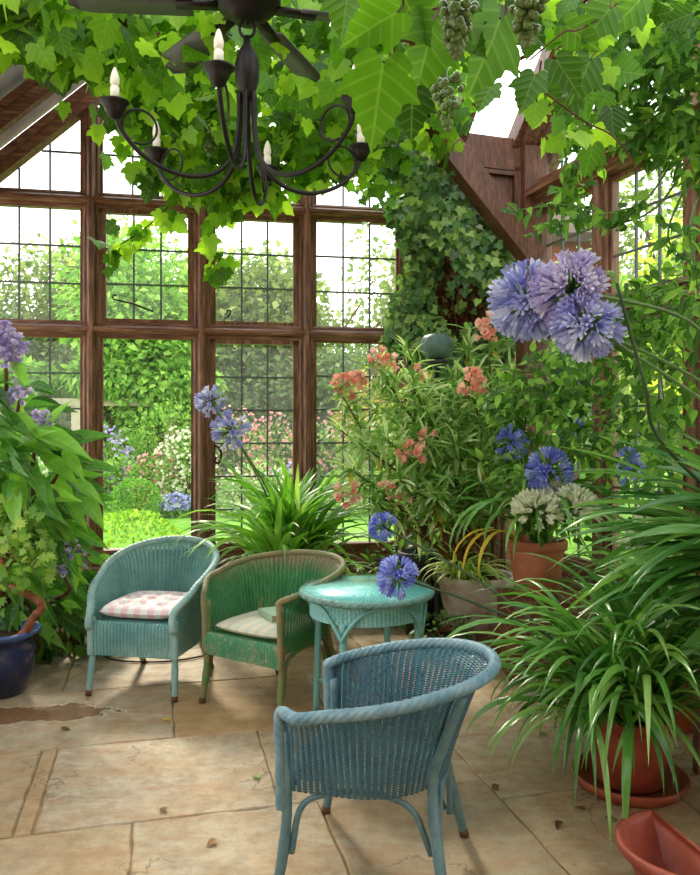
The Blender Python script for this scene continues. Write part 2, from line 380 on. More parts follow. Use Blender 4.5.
def leaves(mb, P, tip, nrm, size, tp, a=None):
    P = np.asarray(P, float); n = len(P); tip = norm(np.asarray(tip, float)); x = norm(np.cross(tip, nrm)); z = np.cross(x, tip)
    size = np.broadcast_to(size, (n,)); TV, TF = tp
    V = P[:, None] + size[:, None, None] * (x[:, None] * TV[None, :, 0:1] + tip[:, None] * TV[None, :, 1:2] + z[:, None] * TV[None, :, 2:3])
    F = (TF[None] + (np.arange(n) * len(TV))[:, None, None]).reshape(-1, 3)
    if a is None: a = rng.random(n)
    mb.add(V.reshape(-1, 3), F, np.repeat(a, len(TV)), np.tile(TV * np.array((1, 1, 0)), (n, 1))); return mb
def rdir(n): return norm(rng.normal(size=(n, 3)))

def floret_template(k=6, tube=.5, spread=.5, wid=.22):
    V = []; F = []
    for i in range(k):
        t = 2 * pi * i / k; c, s_ = cos(t), sin(t); px, py = -s_, c; b = len(V)
        for r, z, w in ((.04, 0, .05), (.18, tube, wid * .8), (spread, .92, wid), (spread * 1.3, 1.0, .02)):
            V += [(c * r + px * w, s_ * r + py * w, z), (c * r - px * w, s_ * r - py * w, z)]
        for q in range(3): F.append([b + 2 * q, b + 2 * q + 1, b + 2 * q + 3]); F.append([b + 2 * q, b + 2 * q + 3, b + 2 * q + 2])
    V = np.array(V, float); V = V[:, [0, 2, 1]]           # z (axis) -> y (tip)
    return V, np.array(F)
T_TRUMPET = floret_template(6, .55, .32, .11)
T_BUD = floret_template(4, .6, .12, .12)
T_OPEN = floret_template(5, .25, .55, .34)

# ------------------------------------------------------------------ plants
def strap_leaf(mb, base, az, el0, L, w, droop, a=.5, n=11, twist=0, pw=1.4):
    d = L / n; p = np.array(base, float); h = np.array((cos(az), sin(az), 0)); sd = np.array((-sin(az), cos(az), 0)); V = []
    for i in range(n + 1):
        s = i / n; el = el0 - droop * s ** pw
        f = h * cos(el) + np.array((0, 0, sin(el)))
        ww = w * (.55 + .45 * min(1, s * 4)) * (1 - max(0, (s - .55) / .45) ** 1.7) + .0006
        nn = np.cross(f, sd); tw = twist * s; sw = sd * cos(tw) + nn * sin(tw); up = np.cross(sw, f)
        V += [p + sw * ww / 2 - up * ww * .0, p - up * ww * -.16 * -1, p - sw * ww / 2]
        p = p + f * d
    F = []
    for i in range(n):
        for j in (0, 1): F.append([3 * i + j, 3 * i + j + 1, 3 * i + j + 4, 3 * i + j + 3])
    mb.add(np.array(V), np.array(F), a)

def flower_head(root, c, r, axis, mat, n=46, stalk_mat='stalk', cone=2.3, bud=.15, fl=.45, name='flower_head'):
    axis = norm(np.array(axis, float)); c = np.array(c, float); D = []
    while len(D) < n:
        d = rdir(1)[0]
        if np.arccos(np.clip(d.dot(axis), -1, 1)) < cone: D.append(d)
    D = np.array(D); rr = r * rng.uniform(.5, .6, n)
    mb = MB(); P = c + D * rr[:, None]; nb = int(n * bud)
    tipd = norm(D + np.array((0, 0, -.25)) * rng.random((n, 1)))
    leaves(mb, P[nb:], tipd[nb:], rdir(n - nb), r * fl * rng.uniform(.85, 1.15, n - nb), T_TRUMPET)
    if nb: leaves(mb, P[:nb], tipd[:nb], rdir(nb), r * fl * .9, T_BUD)
    o = mb.build(name, mat, root)
    pm = MB()
    for p in P: pm.tube([c, c + (p - c) * 1.04], [r * .016, r * .02], 4)
    q = pm.build('flower_pedicels', stalk_mat, o)
    return o

def stalk(root, pts, r0, r1, mat='stalk'):
    P = smooth_path(pts, 7); return MB().tube(P, np.linspace(r0, r1, len(P)), 7).build('flower_stalk', mat, root)

POT = lambda r, h, rb=.68: [(0.001, .01), (r * rb * .9, .0), (r * rb, .006), (r * .93, h * .80), (r * .93, h * .82), (r * 1.02, h * .83), (r * 1.04, h * .97), (r, h),
                   (r * .93, h), (r * .9, h * .85), (r * .6, h * .15)]
def pot(root, c, r, h, mat, soil=True, rb=.68, prof=None):
    o = MB().lathe(prof or POT(r, h, rb), c, 40).build('pot', mat, root)
    if soil:
        n = 14; MB().lathe([(.001, h * .90), (r * .5, h * .895), (r * .925, h * .87), (r * .90, h * .80)], c, 24).build('soil', 'soil', root)
    return o
def saucer(name, label, c, r, h=.035, mat='terra', group=None):
    o = MB().lathe([(.001, 0), (r * .86, 0), (r, h), (r * .965, h + .004), (r * .93, h), (r * .84, .012), (.001, .012)], (0, 0, 0), 44).build(name, mat, None)
    o.location = c; return tag(o, label, 'saucer', group)

def strap_plant(root, crown, n, L, w, mat, el=(35, 88), droop=(1.2, 2.6), az=(0, 360), spread=.07, fans=5, part='foliage', pw=1.4):
    mb = MB(); crown = np.array(crown, float)
    fp = [crown + np.array((rng.normal() * spread, rng.normal() * spread, 0)) for _ in range(fans)]
    for i in range(n):
        b = fp[i % fans] + rng.normal(size=3) * np.array((.015, .015, .0))
        strap_leaf(mb, b, R(rng.uniform(*az)), R(rng.uniform(*el)), rng.uniform(*L), rng.uniform(.75, 1.15) * w, rng.uniform(*droop), rng.random(), 12, rng.normal() * .5, pw)
    return mb.build(part, mat, root)

def blob_points(n, c, rad, shell=.55, flat_bottom=None):
    d = rdir(n); r = rng.uniform(shell, 1, n) ** .6
    P = np.array(c) + d * r[:, None] * np.array(rad)
    if flat_bottom is not None:
        P[:, 2] = np.where(P[:, 2] < flat_bottom, flat_bottom + (flat_bottom - P[:, 2]) * .3, P[:, 2])
    return P, d
def bush_mesh(mb, n, c, rad, size, tp, shell=.5, down=.3, rand=.7):
    P, d = blob_points(n, c, rad, shell)
    tip = norm(d + rdir(n) * rand + np.array((0, 0, -down))); nr = norm(d * .6 + np.array((0, 0, .7)) + rdir(n) * .5)
    return leaves(mb, P, tip, nr, size * rng.uniform(.6, 1.2, n), tp)

# ================================================================== THE ROOM
WB = (0.0, 6.13, 0.0); WBR = atan2(.193, 1)                    # back wall: local x along it, y outwards
WR = (1.218, 6.365, 0.0); WRR = atan2(-1, .322)                # right wall: local x towards the camera, y outwards
def wb(s, t, z): c, n = cos(WBR), sin(WBR); return np.array((WB[0] + s * c - t * n, WB[1] + s * n + t * c, z))
def wr(s, t, z): c, n = cos(WRR), sin(WRR); return np.array((WR[0] + s * c - t * n, WR[1] + s * n + t * c, z))
def at_wall(o, side):
    o.location, rz = (WB, WBR) if side == 'b' else (WR, WRR); o.rotation_euler = (0, 0, rz); return o

MUL = [(-.068, .05), (-.068, -.028), (-.05, -.042), (-.036, -.042), (-.028, -.07), (-.012, -.088), (.012, -.088),
       (.028, -.07), (.036, -.042), (.05, -.042), (.068, -.028), (.068, .05)]
def mullion(mb, s, z0, z1, k=1.0): mb.extrude([(p * k, q * k) for p, q in MUL], lambda p, q, e: (s + p, q, e), z0, z1)
def rail(mb, z, s0, s1, k=1.0): mb.extrude([(p * k, q * k) for p, q in MUL], lambda p, q, e: (e, q, z + p), s0, s1)
BAY = [-2.739, -1.942, -1.145, -.348, .449, 1.246]
def gz(s): return min(3.13 + .90 * (s + 2.70), 3.13 + .90 * (1.26 - s))       # underside of the gable

mb = MB()
for s in BAY[:-1]: mullion(mb, s, .40, gz(s) if s > -2.6 else 3.2, .92)
wall_back = struct(mb.build('wall_back', 'wood', None, smooth=False), 'tall brown moulded timber window wall at the end of the room', 'wall'); at_wall(wall_back, 'b')
mb = MB()
rail(mb, 3.125, -2.75, .47, .9); rail(mb, 2.178, -2.75, .47, .9)
mb.box(-2.75, .47, -.05, .06, .43, .55); mb.box(-2.76, .5, -.15, .05, .39, .435)
at_wall(struct(mb.build('trim_1', 'wood_rail', None, smooth=False)), 'b')
at_wall(struct(MB().box(-2.75, 1.26, -.03, .09, .22, .40).build('trim_2', 'plaster', None)), 'b')
at_wall(struct(MB().box(-2.75, 1.26, -.055, .09, 0, .23).build('baseboard_back', 'skirting', None)), 'b')
bp = MB(); bp.add([(.449, -.02, 0), (1.25, -.02, 0), (1.25, -.02, 3.13), (.449, -.02, gz(.449)), (.449, .3, 0), (1.25, .3, 0), (1.25, .3, 3.13), (.449, .3, gz(.449))],
                  np.array([[0, 1, 2, 3], [5, 4, 7, 6], [4, 0, 3, 7], [1, 5, 6, 2], [3, 2, 6, 7]]))
at_wall(struct(bp.build('wall_corner', 'brick', None, smooth=False), 'dark brick corner wall behind the ivy', 'wall'), 'b')

WN = [0]
def window(side, s0, s1, z0, z1, cols, rows, clip=None, casement=False, clear=False, label=None):
    """one light: timber bead frame, lead cames, glass"""
    WN[0] += 1
    e = bpy.data.objects.new('window_%d' % WN[0], None); COL.objects.link(e); at_wall(e, side); e['kind'] = 'structure'
    if label: e['label'] = label; e['category'] = 'window'
    f = MB(); w = .045 if casement else .022; y0, y1 = (-.03, .03) if casement else (-.018, .02)
    top = lambda s: z1 if clip is None else min(z1, clip(s))
    f.box(s0, s1, y0, y1, z0, z0 + w)
    f.box(s0, s0 + w, y0, y1, z0 + w, top(s0)); f.box(s1 - w, s1, y0, y1, z0 + w, top(s1))
    if clip is None: f.box(s0, s1, y0, y1, z1 - w, z1)
    f.build('casement_frame' if casement else 'bead_frame', 'wood', e, world=False, smooth=False)
    a, b, c, d = s0 + w, s1 - w, z0 + w, z1 - (w if clip is None else 0)
    l = MB(); t = .0065
    for i in range(1, cols):
        s = a + (b - a) * i / cols
        if cols > 1: l.box(s - t, s + t, -.008, .008, c, max(c, min(d, top(s))))
    for j in range(1, rows):
        z = c + (d - c) * j / rows
        if clip is None: l.box(a, b, -.0075, .0075, z - t, z + t)
        else:
            ss = [s for s in np.linspace(a, b, 60) if clip(s) > z]
            if ss: l.box(min(ss), max(ss), -.0075, .0075, z - t, z + t)
    if cols > 1 or rows > 1: l.build('leading', 'lead', e, world=False, smooth=False)
    if clip is None: q = [(a, .0, c), (b, .0, c), (b, .0, d), (a, .0, d)]
    else:
        xs = np.linspace(a, b, 16); q = [(a, 0., c), (b, 0., c)] + [(x, 0., max(c + .001, top(x))) for x in xs[::-1]]
    MB().add(q, [list(range(len(q)))]).build('pane', 'glass_clear' if clear else 'glass', e, world=False, smooth=False)
    return e

hm = .058
for k in range(4):
    s0, s1 = BAY[k] + hm, BAY[k + 1] - hm
    window('b', s0, s1, .53, 2.135, 1 if k == 1 else 3, 1 if k == 1 else 6, casement=k in (2,), clear=k == 1,
           label=['leaded lower light behind the leafy shrub at left', 'clear lower light without leading behind the teal chair',
                  'leaded lower casement with a curled iron catch', 'leaded lower light beside the ivy'][k])
    cs = window('b', s0, s1, 2.215, 3.085, 3, 3, casement=k in (1, 2),
           label=['leaded upper light at far left', 'leaded upper casement with a long iron stay', 'leaded upper casement under the hanging vine strand',
                  'leaded upper light touching the ivy'][k])
    if k == 1:
        m_ = MB(); m_.tube([(-1.75, -.06, 2.39), (-1.62, -.07, 2.36), (-1.50, -.05, 2.315)], .007, 6); m_.tube(smooth_path([(-1.75, -.06, 2.39), (-1.785, -.06, 2.40), (-1.78, -.06, 2.43), (-1.76, -.06, 2.425)]), .006, 6)
        m_.build('casement_stay', 'iron', cs, world=False)
    if k == 2:
        MB().tube(smooth_path([(-.98, -.05, 2.285), (-.95, -.06, 2.29), (-.93, -.06, 2.33), (-.955, -.06, 2.34), (-.955, -.06, 2.32)]), .006, 6).build('casement_stay', 'iron', cs, world=False)
    window('b', s0, s1, 3.165, 5.2, 3, 7, clip=lambda s: gz(s) - .02,
           label=['three cornered gable light under the sloping rafter', 'tall gable light left of the vine', 'gable light behind the vine leaves', 'gable light behind the ivy top'][k])
# curled iron catch on the lower casement of the third bay
c3 = bpy.data.objects['window_7']
MB().tube(smooth_path([(-1.05, -.05, 1.32), (-1.02, -.08, 1.30), (-1.0, -.09, 1.25), (-1.02, -.09, 1.19), (-1.05, -.09, 1.20), (-1.04, -.09, 1.23)]), .009, 7).build('window_catch', 'iron', c3, world=False)

# gable rafter, left slope
def slope_pt(s, t, up=0): return (s - up * .67, t, 3.13 + .90 * (s + 2.70) + up * .74)
def rafter(mb, t, w, d, s0=-2.75, s1=-.72, lift=0):
    a = [slope_pt(s0, t - w / 2, lift), slope_pt(s0, t + w / 2, lift), slope_pt(s0, t - w / 2, lift + d), slope_pt(s0, t + w / 2, lift + d)]
    b = [slope_pt(s1, t - w / 2, lift), slope_pt(s1, t + w / 2, lift), slope_pt(s1, t - w / 2, lift + d), slope_pt(s1, t + w / 2, lift + d)]
    mb.add(a + b, np.array([[0, 1, 3, 2], [4, 6, 7, 5], [0, 4, 5, 1], [2, 3, 7, 6], [0, 2, 6, 4], [1, 5, 7, 3]]))
mb = MB()
rafter(mb, -.02, .12, .12); rafter(mb, -.04, .20, .05, lift=.06)
for t in (-.62, -1.25, -1.9, -2.6): rafter(mb, t, .07, .12); rafter(mb, t, .12, .05, lift=.08)
mb.bar((-.72, .05, 4.98), (-.72, -3.2, 4.98), .10, .2)
at_wall(struct(mb.build('trim_3', 'wood_rail', None, smooth=False), 'brown roof rafters on the left slope', 'rafter'), 'b')
mb = MB(); mb.add([slope_pt(-2.75, .05, .19), slope_pt(-1.35, .05, .19), slope_pt(-1.35, -3.4, .19), slope_pt(-2.75, -3.4, .19),
                   slope_pt(-2.75, .05, .21), slope_pt(-1.35, .05, .21), slope_pt(-1.35, -3.4, .21), slope_pt(-2.75, -3.4, .21)],
                  np.array([[0, 1, 2, 3], [7, 6, 5, 4], [0, 4, 5, 1], [1, 5, 6, 2], [2, 6, 7, 3], [3, 7, 4, 0]]))
at_wall(struct(mb.build('ceiling', 'ceil', None, smooth=False), 'grey boarded lower roof slope at upper left', 'ceiling'), 'b')
e = bpy.data.objects.new('window_%d' % (WN[0] + 1), None); WN[0] += 1; COL.objects.link(e); at_wall(e, 'b'); e['kind'] = 'structure'; e['label'] = 'roof glazing over the vine'; e['category'] = 'window'
MB().add([slope_pt(-1.34, .05, .2), slope_pt(-.80, .05, .2), slope_pt(-.80, -3.4, .2), slope_pt(-1.34, -3.4, .2)], np.array([[0, 1, 2, 3]])).build('pane', 'roofglass', e, world=False, smooth=False)

# ------------------------------------------------------------------ right wall
RM = [.62, 1.40, 2.22, 3.05, 3.88, 4.71, 5.54, 6.37, 7.2]
mb = MB()
for s in RM: mullion(mb, s, .38, 3.08, 1.05)
for s in (1.40, 2.22, 3.05): mullion(mb, s, 3.15, 4.6, .8)
mullion(mb, .08, 0, 3.1, 1.1)
struct(at_wall(mb.build('wall_right', 'wood', None, smooth=False), 'r'), 'brown timber window wall along the right side', 'wall')
mb = MB(); mb.box(0, 7.8, -.10, .10, 3.05, 3.13); mb.box(0, 7.8, -.17, .10, 3.13, 3.17); mb.box(0, 7.8, -.06, .1, 3.17, 3.26)
rail(mb, 2.19, .55, 7.8); mb.box(.5, 7.8, -.12, .06, 2.245, 2.275); mb.box(.5, 7.8, -.05, .06, .43, .55); mb.box(.5, 7.8, -.14, .06, .39, .43)
struct(at_wall(mb.build('trim_4', 'wood_rail', None, smooth=False), 'r'), 'timber plate and transom of the right wall', 'trim')
struct(at_wall(MB().box(0, 7.8, -.03, .09, 0, .39).build('baseboard_right', 'plaster', None), 'r'))
for i in range(6):
    s0, s1 = RM[i] + .075, RM[i + 1] - .075
    nm = ['narrow far bay by the oak post', 'second bay from the oak post', 'third bay from the oak post', 'fourth bay from the oak post', 'fifth bay from the oak post', 'sixth bay from the oak post'][i]
    window('r', s0, s1, 2.28, 3.04, 3, 3, label='leaded upper right hand light, ' + nm)
    window('r', s0, s1, .55, 2.12, 3, 6, label='leaded lower right hand light, ' + nm)
for i, (a, b) in enumerate(((.62, 1.40), (1.40, 2.22), (2.22, 3.05))):
    window('r', a + .06, b - .06, 3.26, 4.9, 3, 6, clip=lambda s: 3.3 + .9 * (s - .45), label=['small', 'middle', 'tall'][i] + ' cross gable light above the right wall plate')

# corner post, brace, spandrel panel, valley (a truss parallel to the back wall)
TP = wr(.62, 0, 0)                                              # foot of the oak post
def tp(x, t, z): c, n = cos(WBR), sin(WBR); dx = x - TP[0]; return np.array((x - t * n, TP[1] + dx * c * .193 + t * c, z))
mb = MB(); q = tp(1.37, 0, 0); mb.bar(tp(1.33, -.02, 0.0), tp(1.33, -.02, 3.5), .17, .17, up=(cos(WBR), sin(WBR), 0))
struct(mb.build('trim_5', 'oak', None, smooth=False), 'oak corner post at the right of the ivy', 'post')
mb = MB(); mb.bar(tp(1.34, -.05, 2.70), tp(.52, -.05, 3.66), .16, .17, up=(1, .2, 1.1))
struct(mb.build('trim_6', 'oak', None, smooth=False), 'diagonal oak brace running up from the corner post', 'brace')
def prism(mb, pts, t0, t1):
    k = len(pts); V = [tp(x, t0, z) for x, z in pts] + [tp(x, t1, z) for x, z in pts]
    F = [list(range(k)), list(range(k, 2 * k))[::-1]] + [[i, (i + 1) % k, k + (i + 1) % k, k + i] for i in range(k)]
    mb.add(V, [f for f in F])
mb = MB(); prism(mb, [(.66, 3.54), (1.30, 3.54), (1.30, 2.70)], .02, .05)
prism(mb, [(.62, 3.60), (.70, 3.36), (1.30, 3.33), (1.30, 3.56)], -.03, .03); prism(mb, [(1.20, 3.36), (1.30, 3.36), (1.30, 2.6), (1.20, 2.8)], -.03, .03)
for a, b in (((.86, 3.33), (1.20, 3.315)), ((1.20, 3.32), (1.20, 2.9))): mb.bar(tp(a[0], -.01, a[1]), tp(b[0], -.01, b[1]), .03, .03)
struct(mb.build('trim_7', 'oak', None, smooth=False), 'panelled oak spandrel under the skylight', 'panel')
mb = MB(); mb.bar(tp(.72, .02, 3.40), (.18, 4.75, 4.0), .12, .15); 
struct(mb.build('trim_8', 'oak', None, smooth=False), 'dark valley beam rising into the vine', 'beam')
# skylight: slope rising towards the camera along the right wall
sd = np.array((.3065, -.9519, 0.)); sup = norm(sd * 1.0 + np.array((0, 0, .92)))
def sky(x, k, off=0): return tp(x, 0, 3.52) + sup * k + np.array((0, 0, off))
mb = MB(); mb.bar(sky(.78, -.05), sky(.78, 1.9), .07, .11); mb.bar(sky(.73, -.05, .05), sky(.73, 1.9, .05), .06, .10)
for x, o, w in ((1.20, .03, .05), (1.26, -.02, .05), (1.33, .0, .06), (1.40, -.06, .06), (1.47, -.14, .08)): mb.bar(sky(x, -.35 if x > 1.25 else -.03, o), sky(x, 2.2, o), w, .12)
struct(mb.build('trim_9', 'wood', None, smooth=False), 'moulded rafters either side of the skylight', 'rafter')
e = bpy.data.objects.new('window_%d' % (WN[0] + 1), None); COL.objects.link(e); e['kind'] = 'structure'; e['label'] = 'bright sloping skylight above the oak panel'; e['category'] = 'window'
MB().add([sky(.78, 0), sky(1.22, 0), sky(1.22, 2), sky(.78, 2)], np.array([[0, 1, 2, 3]])).build('pane', 'glass_clear', e, smooth=False)
# left wall (mostly outside the frame)
lwd = np.array((.193, -1, 0)) / 1.0185; L0 = wb(-2.739, 0, 0)
def wl(s, t, z): return L0 + lwd * s + np.array((-1, -.193, 0)) / 1.0185 * t + np.array((0, 0, z))
mb = MB()
for s in (.0, .8, 1.6, 2.4, 3.2, 4.0, 4.8, 5.6, 6.4): mb.bar(wl(s, 0, .4), wl(s, 0, 3.15), .13, .13, up=(0, 1, 0))
for z, h in ((3.15, .14), (2.19, .12), (.47, .14)): mb.bar(wl(-.1, 0, z), wl(6.8, 0, z), .13, h)
struct(mb.build('wall_left', 'wood', None, smooth=False), 'timber window wall at far left', 'wall')
mb = MB(); mb.bar(wl(-.1, .02, .2), wl(6.8, .02, .2), .1, .4); struct(mb.build('baseboard_left', 'plaster', None, smooth=False))

# unseen wall and solid roof added behind the camera to block light
struct(MB().box(-2.3, 3.3, -1.45, -1.30, 0, 3.6).build('wall_front_blocker', 'plaster', None, smooth=False), 'added unseen wall behind the viewer that blocks front light', 'wall')
struct(MB().box(-2.3, 3.3, -1.45, 1.15, 3.55, 3.65).build('ceiling_front_blocker', 'ceil', None, smooth=False))
# ------------------------------------------------------------------ floor: worn sandstone flags
FA = R(14)
def fl(p, q, z=0): return np.array((p * cos(FA) - q * sin(FA), p * sin(FA) + q * cos(FA), z))
def floormat():
    N = NT('sandstone_flags'); o = N.coord(); a = N.attr('a').outputs['Fac']
    base = N.ramp(a, [(0, hexc(158, 142, 116)), (.3, hexc(178, 164, 138)), (.6, hexc(170, 146, 108)), (.8, hexc(184, 170, 146)), (1, hexc(172, 140, 94))])
    n1 = N.noise(2.6, 6, o, .62); n2 = N.noise(11, 6, o, .7); n3 = N.noise(60, 3, o, .7)
    c = N.mix(N.math('MULTIPLY', N.ramp(n1, [(.45, (0, 0, 0, 1)), (.72, (1, 1, 1, 1))]), .6), base, hexc(186, 148, 100))
    c = N.mix(N.math('MULTIPLY', N.ramp(n2, [(.42, (0, 0, 0, 1)), (.68, (1, 1, 1, 1))]), .6), c, hexc(128, 102, 70))
    n4 = N.noise(4, 8, N.scaled(o, (1, 3.2, 1)), .72); c = N.mix(N.math('MULTIPLY', N.ramp(n4, [(.46, (0, 0, 0, 1)), (.62, (1, 1, 1, 1))]), .5), c, hexc(158, 116, 70))
    c = N.mix(N.math('MULTIPLY', N.ramp(n3, [(.6, (0, 0, 0, 1)), (.74, (1, 1, 1, 1))]), .5), c, hexc(104, 84, 60))
    vo = N.n('ShaderNodeTexVoronoi'); vo.feature = 'DISTANCE_TO_EDGE'; vo.inputs['Scale'].default_value = 1.3; wv = N.n('ShaderNodeVectorMath', operation='ADD'); N.l(o, wv.inputs[0])
    nz = N.n('ShaderNodeTexNoise'); nz.inputs['Scale'].default_value = 2.5; nz.inputs['Detail'].default_value = 6; N.l(o, nz.inputs['Vector']); N.l(nz.outputs['Color'], wv.inputs[1]); N.l(wv.outputs[0], vo.inputs['Vector'])
    crk = N.math('MULTIPLY', N.math('LESS_THAN', vo.outputs['Distance'], .007), N.math('GREATER_THAN', N.noise(1.1, 2, o), .52)); c = N.mix(N.math('MULTIPLY', crk, .5), c, hexc(96, 76, 54))
    # rust brown damp stain by the blue pot
    mp = N.n('ShaderNodeMapping'); N.l(o, mp.inputs[0]); mp.vector_type = 'POINT'
    mp.inputs['Location'].default_value = (1.56 * 3.1, -4.0 * 7, 0); mp.inputs['Scale'].default_value = (3.1, 7, 1)
    g = N.n('ShaderNodeVectorMath', operation='LENGTH'); N.l(mp.outputs[0], g.inputs[0])
    d = N.math('ADD', g.outputs['Value'], N.math('MULTIPLY', N.math('SUBTRACT', N.noise(5.5, 4, o, .6), .5), 2.6))
    st = N.ramp(d, [(.84, (1, 1, 1, 1)), (.92, (0, 0, 0, 1))])
    edge = N.ramp(d, [(.92, (0, 0, 0, 1)), (.98, (1, 1, 1, 1)), (1.06, (1, 1, 1, 1)), (1.2, (0, 0, 0, 1))])
    c = N.mix(N.math('MULTIPLY', edge, .5), c, hexc(226, 220, 204))
    c = N.mix(N.math('MULTIPLY', st, .85), c, hexc(118, 78, 44))
    rough = N.math('SUBTRACT', N.math('ADD', N.math('MULTIPLY', n2, .35), .42), N.math('MULTIPLY', st, .35))
    b = N.bsdf(c, rough, .4)
    N.l(N.bump(N.math('ADD', N.math('MULTIPLY', n4, 1.0), N.math('MULTIPLY', n2, .6)), .8, .02), b.inputs['Normal'])
    return N.done(b.outputs[0])
M['floor'] = floormat()
M['mortar'] = plain('joint_mortar', (150, 128, 96), .95, .1, 0, 0, 14, (112, 92, 66), .5, 40)
def slab(mb, p0, p1, q0, q1):
    g = .0035; n = 9
    e = []
    for (a, b, fixed, ax) in ((p0, p1, q0, 0), (q0, q1, p1, 1), (p1, p0, q1, 0), (q1, q0, p0, 1)):
        for k in range(n):
            t = a + (b - a) * k / n
            e.append([t, fixed] if ax == 0 else [fixed, t])
    e = np.array(e); c = e.mean(0); e = c + (e - c) * np.array(((p1 - p0 - 2 * g) / (p1 - p0), (q1 - q0 - 2 * g) / (q1 - q0)))
    e += rng.normal(size=e.shape) * .003
    z = -rng.random() * .003; k = len(e)
    inn = c + (e - c) * np.array((1 - .012 / (p1 - p0), 1 - .012 / (q1 - q0)))
    V = [fl(x, y, z) for x, y in inn] + [fl(x, y, z - .005) for x, y in e] + [fl(x, y, -.03) for x, y in e]
    F = [list(range(k))] + [[k + i, k + (i + 1) % k, (i + 1) % k, i] for i in range(k)] + [[2 * k + i, 2 * k + (i + 1) % k, k + (i + 1) % k, k + i] for i in range(k)]
    mb.add(V, F, rng.random())
mb = MB()
LQ = [(-1.2, -.4, None), (-.4, .4, None), (.4, 1.1, None), (1.1, 1.7, None), (1.7, 2.3, [-3.2, -2.3, -1.2, -.55, .4, 1.325]), (2.3, 3.01, [-3.2, -1.7, -.95, -.08, .62, 1.325]),
      (3.01, 3.78, [-3.2, -1.9, -.5, -.43, .475, 1.325]), (3.78, 4.56, [-3.2, -2.1, -1.02, .089, .86, 1.325]), (4.56, 5.25, [-3.2, -1.6, -.5, .3, 1.325]),
      (5.25, 6.0, [-3.2, -1.9, -.7, .2, 1.325]), (6.0, 6.7, None)]
for q0, q1, ps in LQ:
    ps = ps or [-3.2, -2.2 + rng.uniform(-.2, .2), -1.1 + rng.uniform(-.2, .2), -.1 + rng.uniform(-.2, .2), .6, 1.325]
    for a, b in zip(ps[:-1], ps[1:]): slab(mb, a, b, q0, q1)
RQ = [-1.2, -.3, .6, 1.4, 2.15, 2.847, 3.459, 4.2, 4.95, 5.7, 6.5]
for q0, q1 in zip(RQ[:-1], RQ[1:]):
    ps = [1.325, 2.05 + rng.uniform(-.15, .25), 2.9 + rng.uniform(-.2, .2), 3.9]
    for a, b in zip(ps[:-1], ps[1:]): slab(mb, a, b, q0, q1)
floor = struct(mb.build('floor', 'floor', None, smooth=False), 'worn sandstone flagstone floor', 'floor')
base = MB(); base.add([fl(-3.2, -1.2, -.009), fl(3.9, -1.2, -.009), fl(3.9, 6.7, -.009), fl(-3.2, 6.7, -.009), fl(-3.2, -1.2, -.1), fl(3.9, -1.2, -.1), fl(3.9, 6.7, -.1), fl(-3.2, 6.7, -.1)],
                       np.array([[0, 1, 2, 3], [7, 6, 5, 4], [0, 4, 5, 1], [1, 5, 6, 2], [2, 6, 7, 3], [3, 7, 4, 0]]))
struct(base.build('floor_mortar', 'mortar', None, smooth=False))

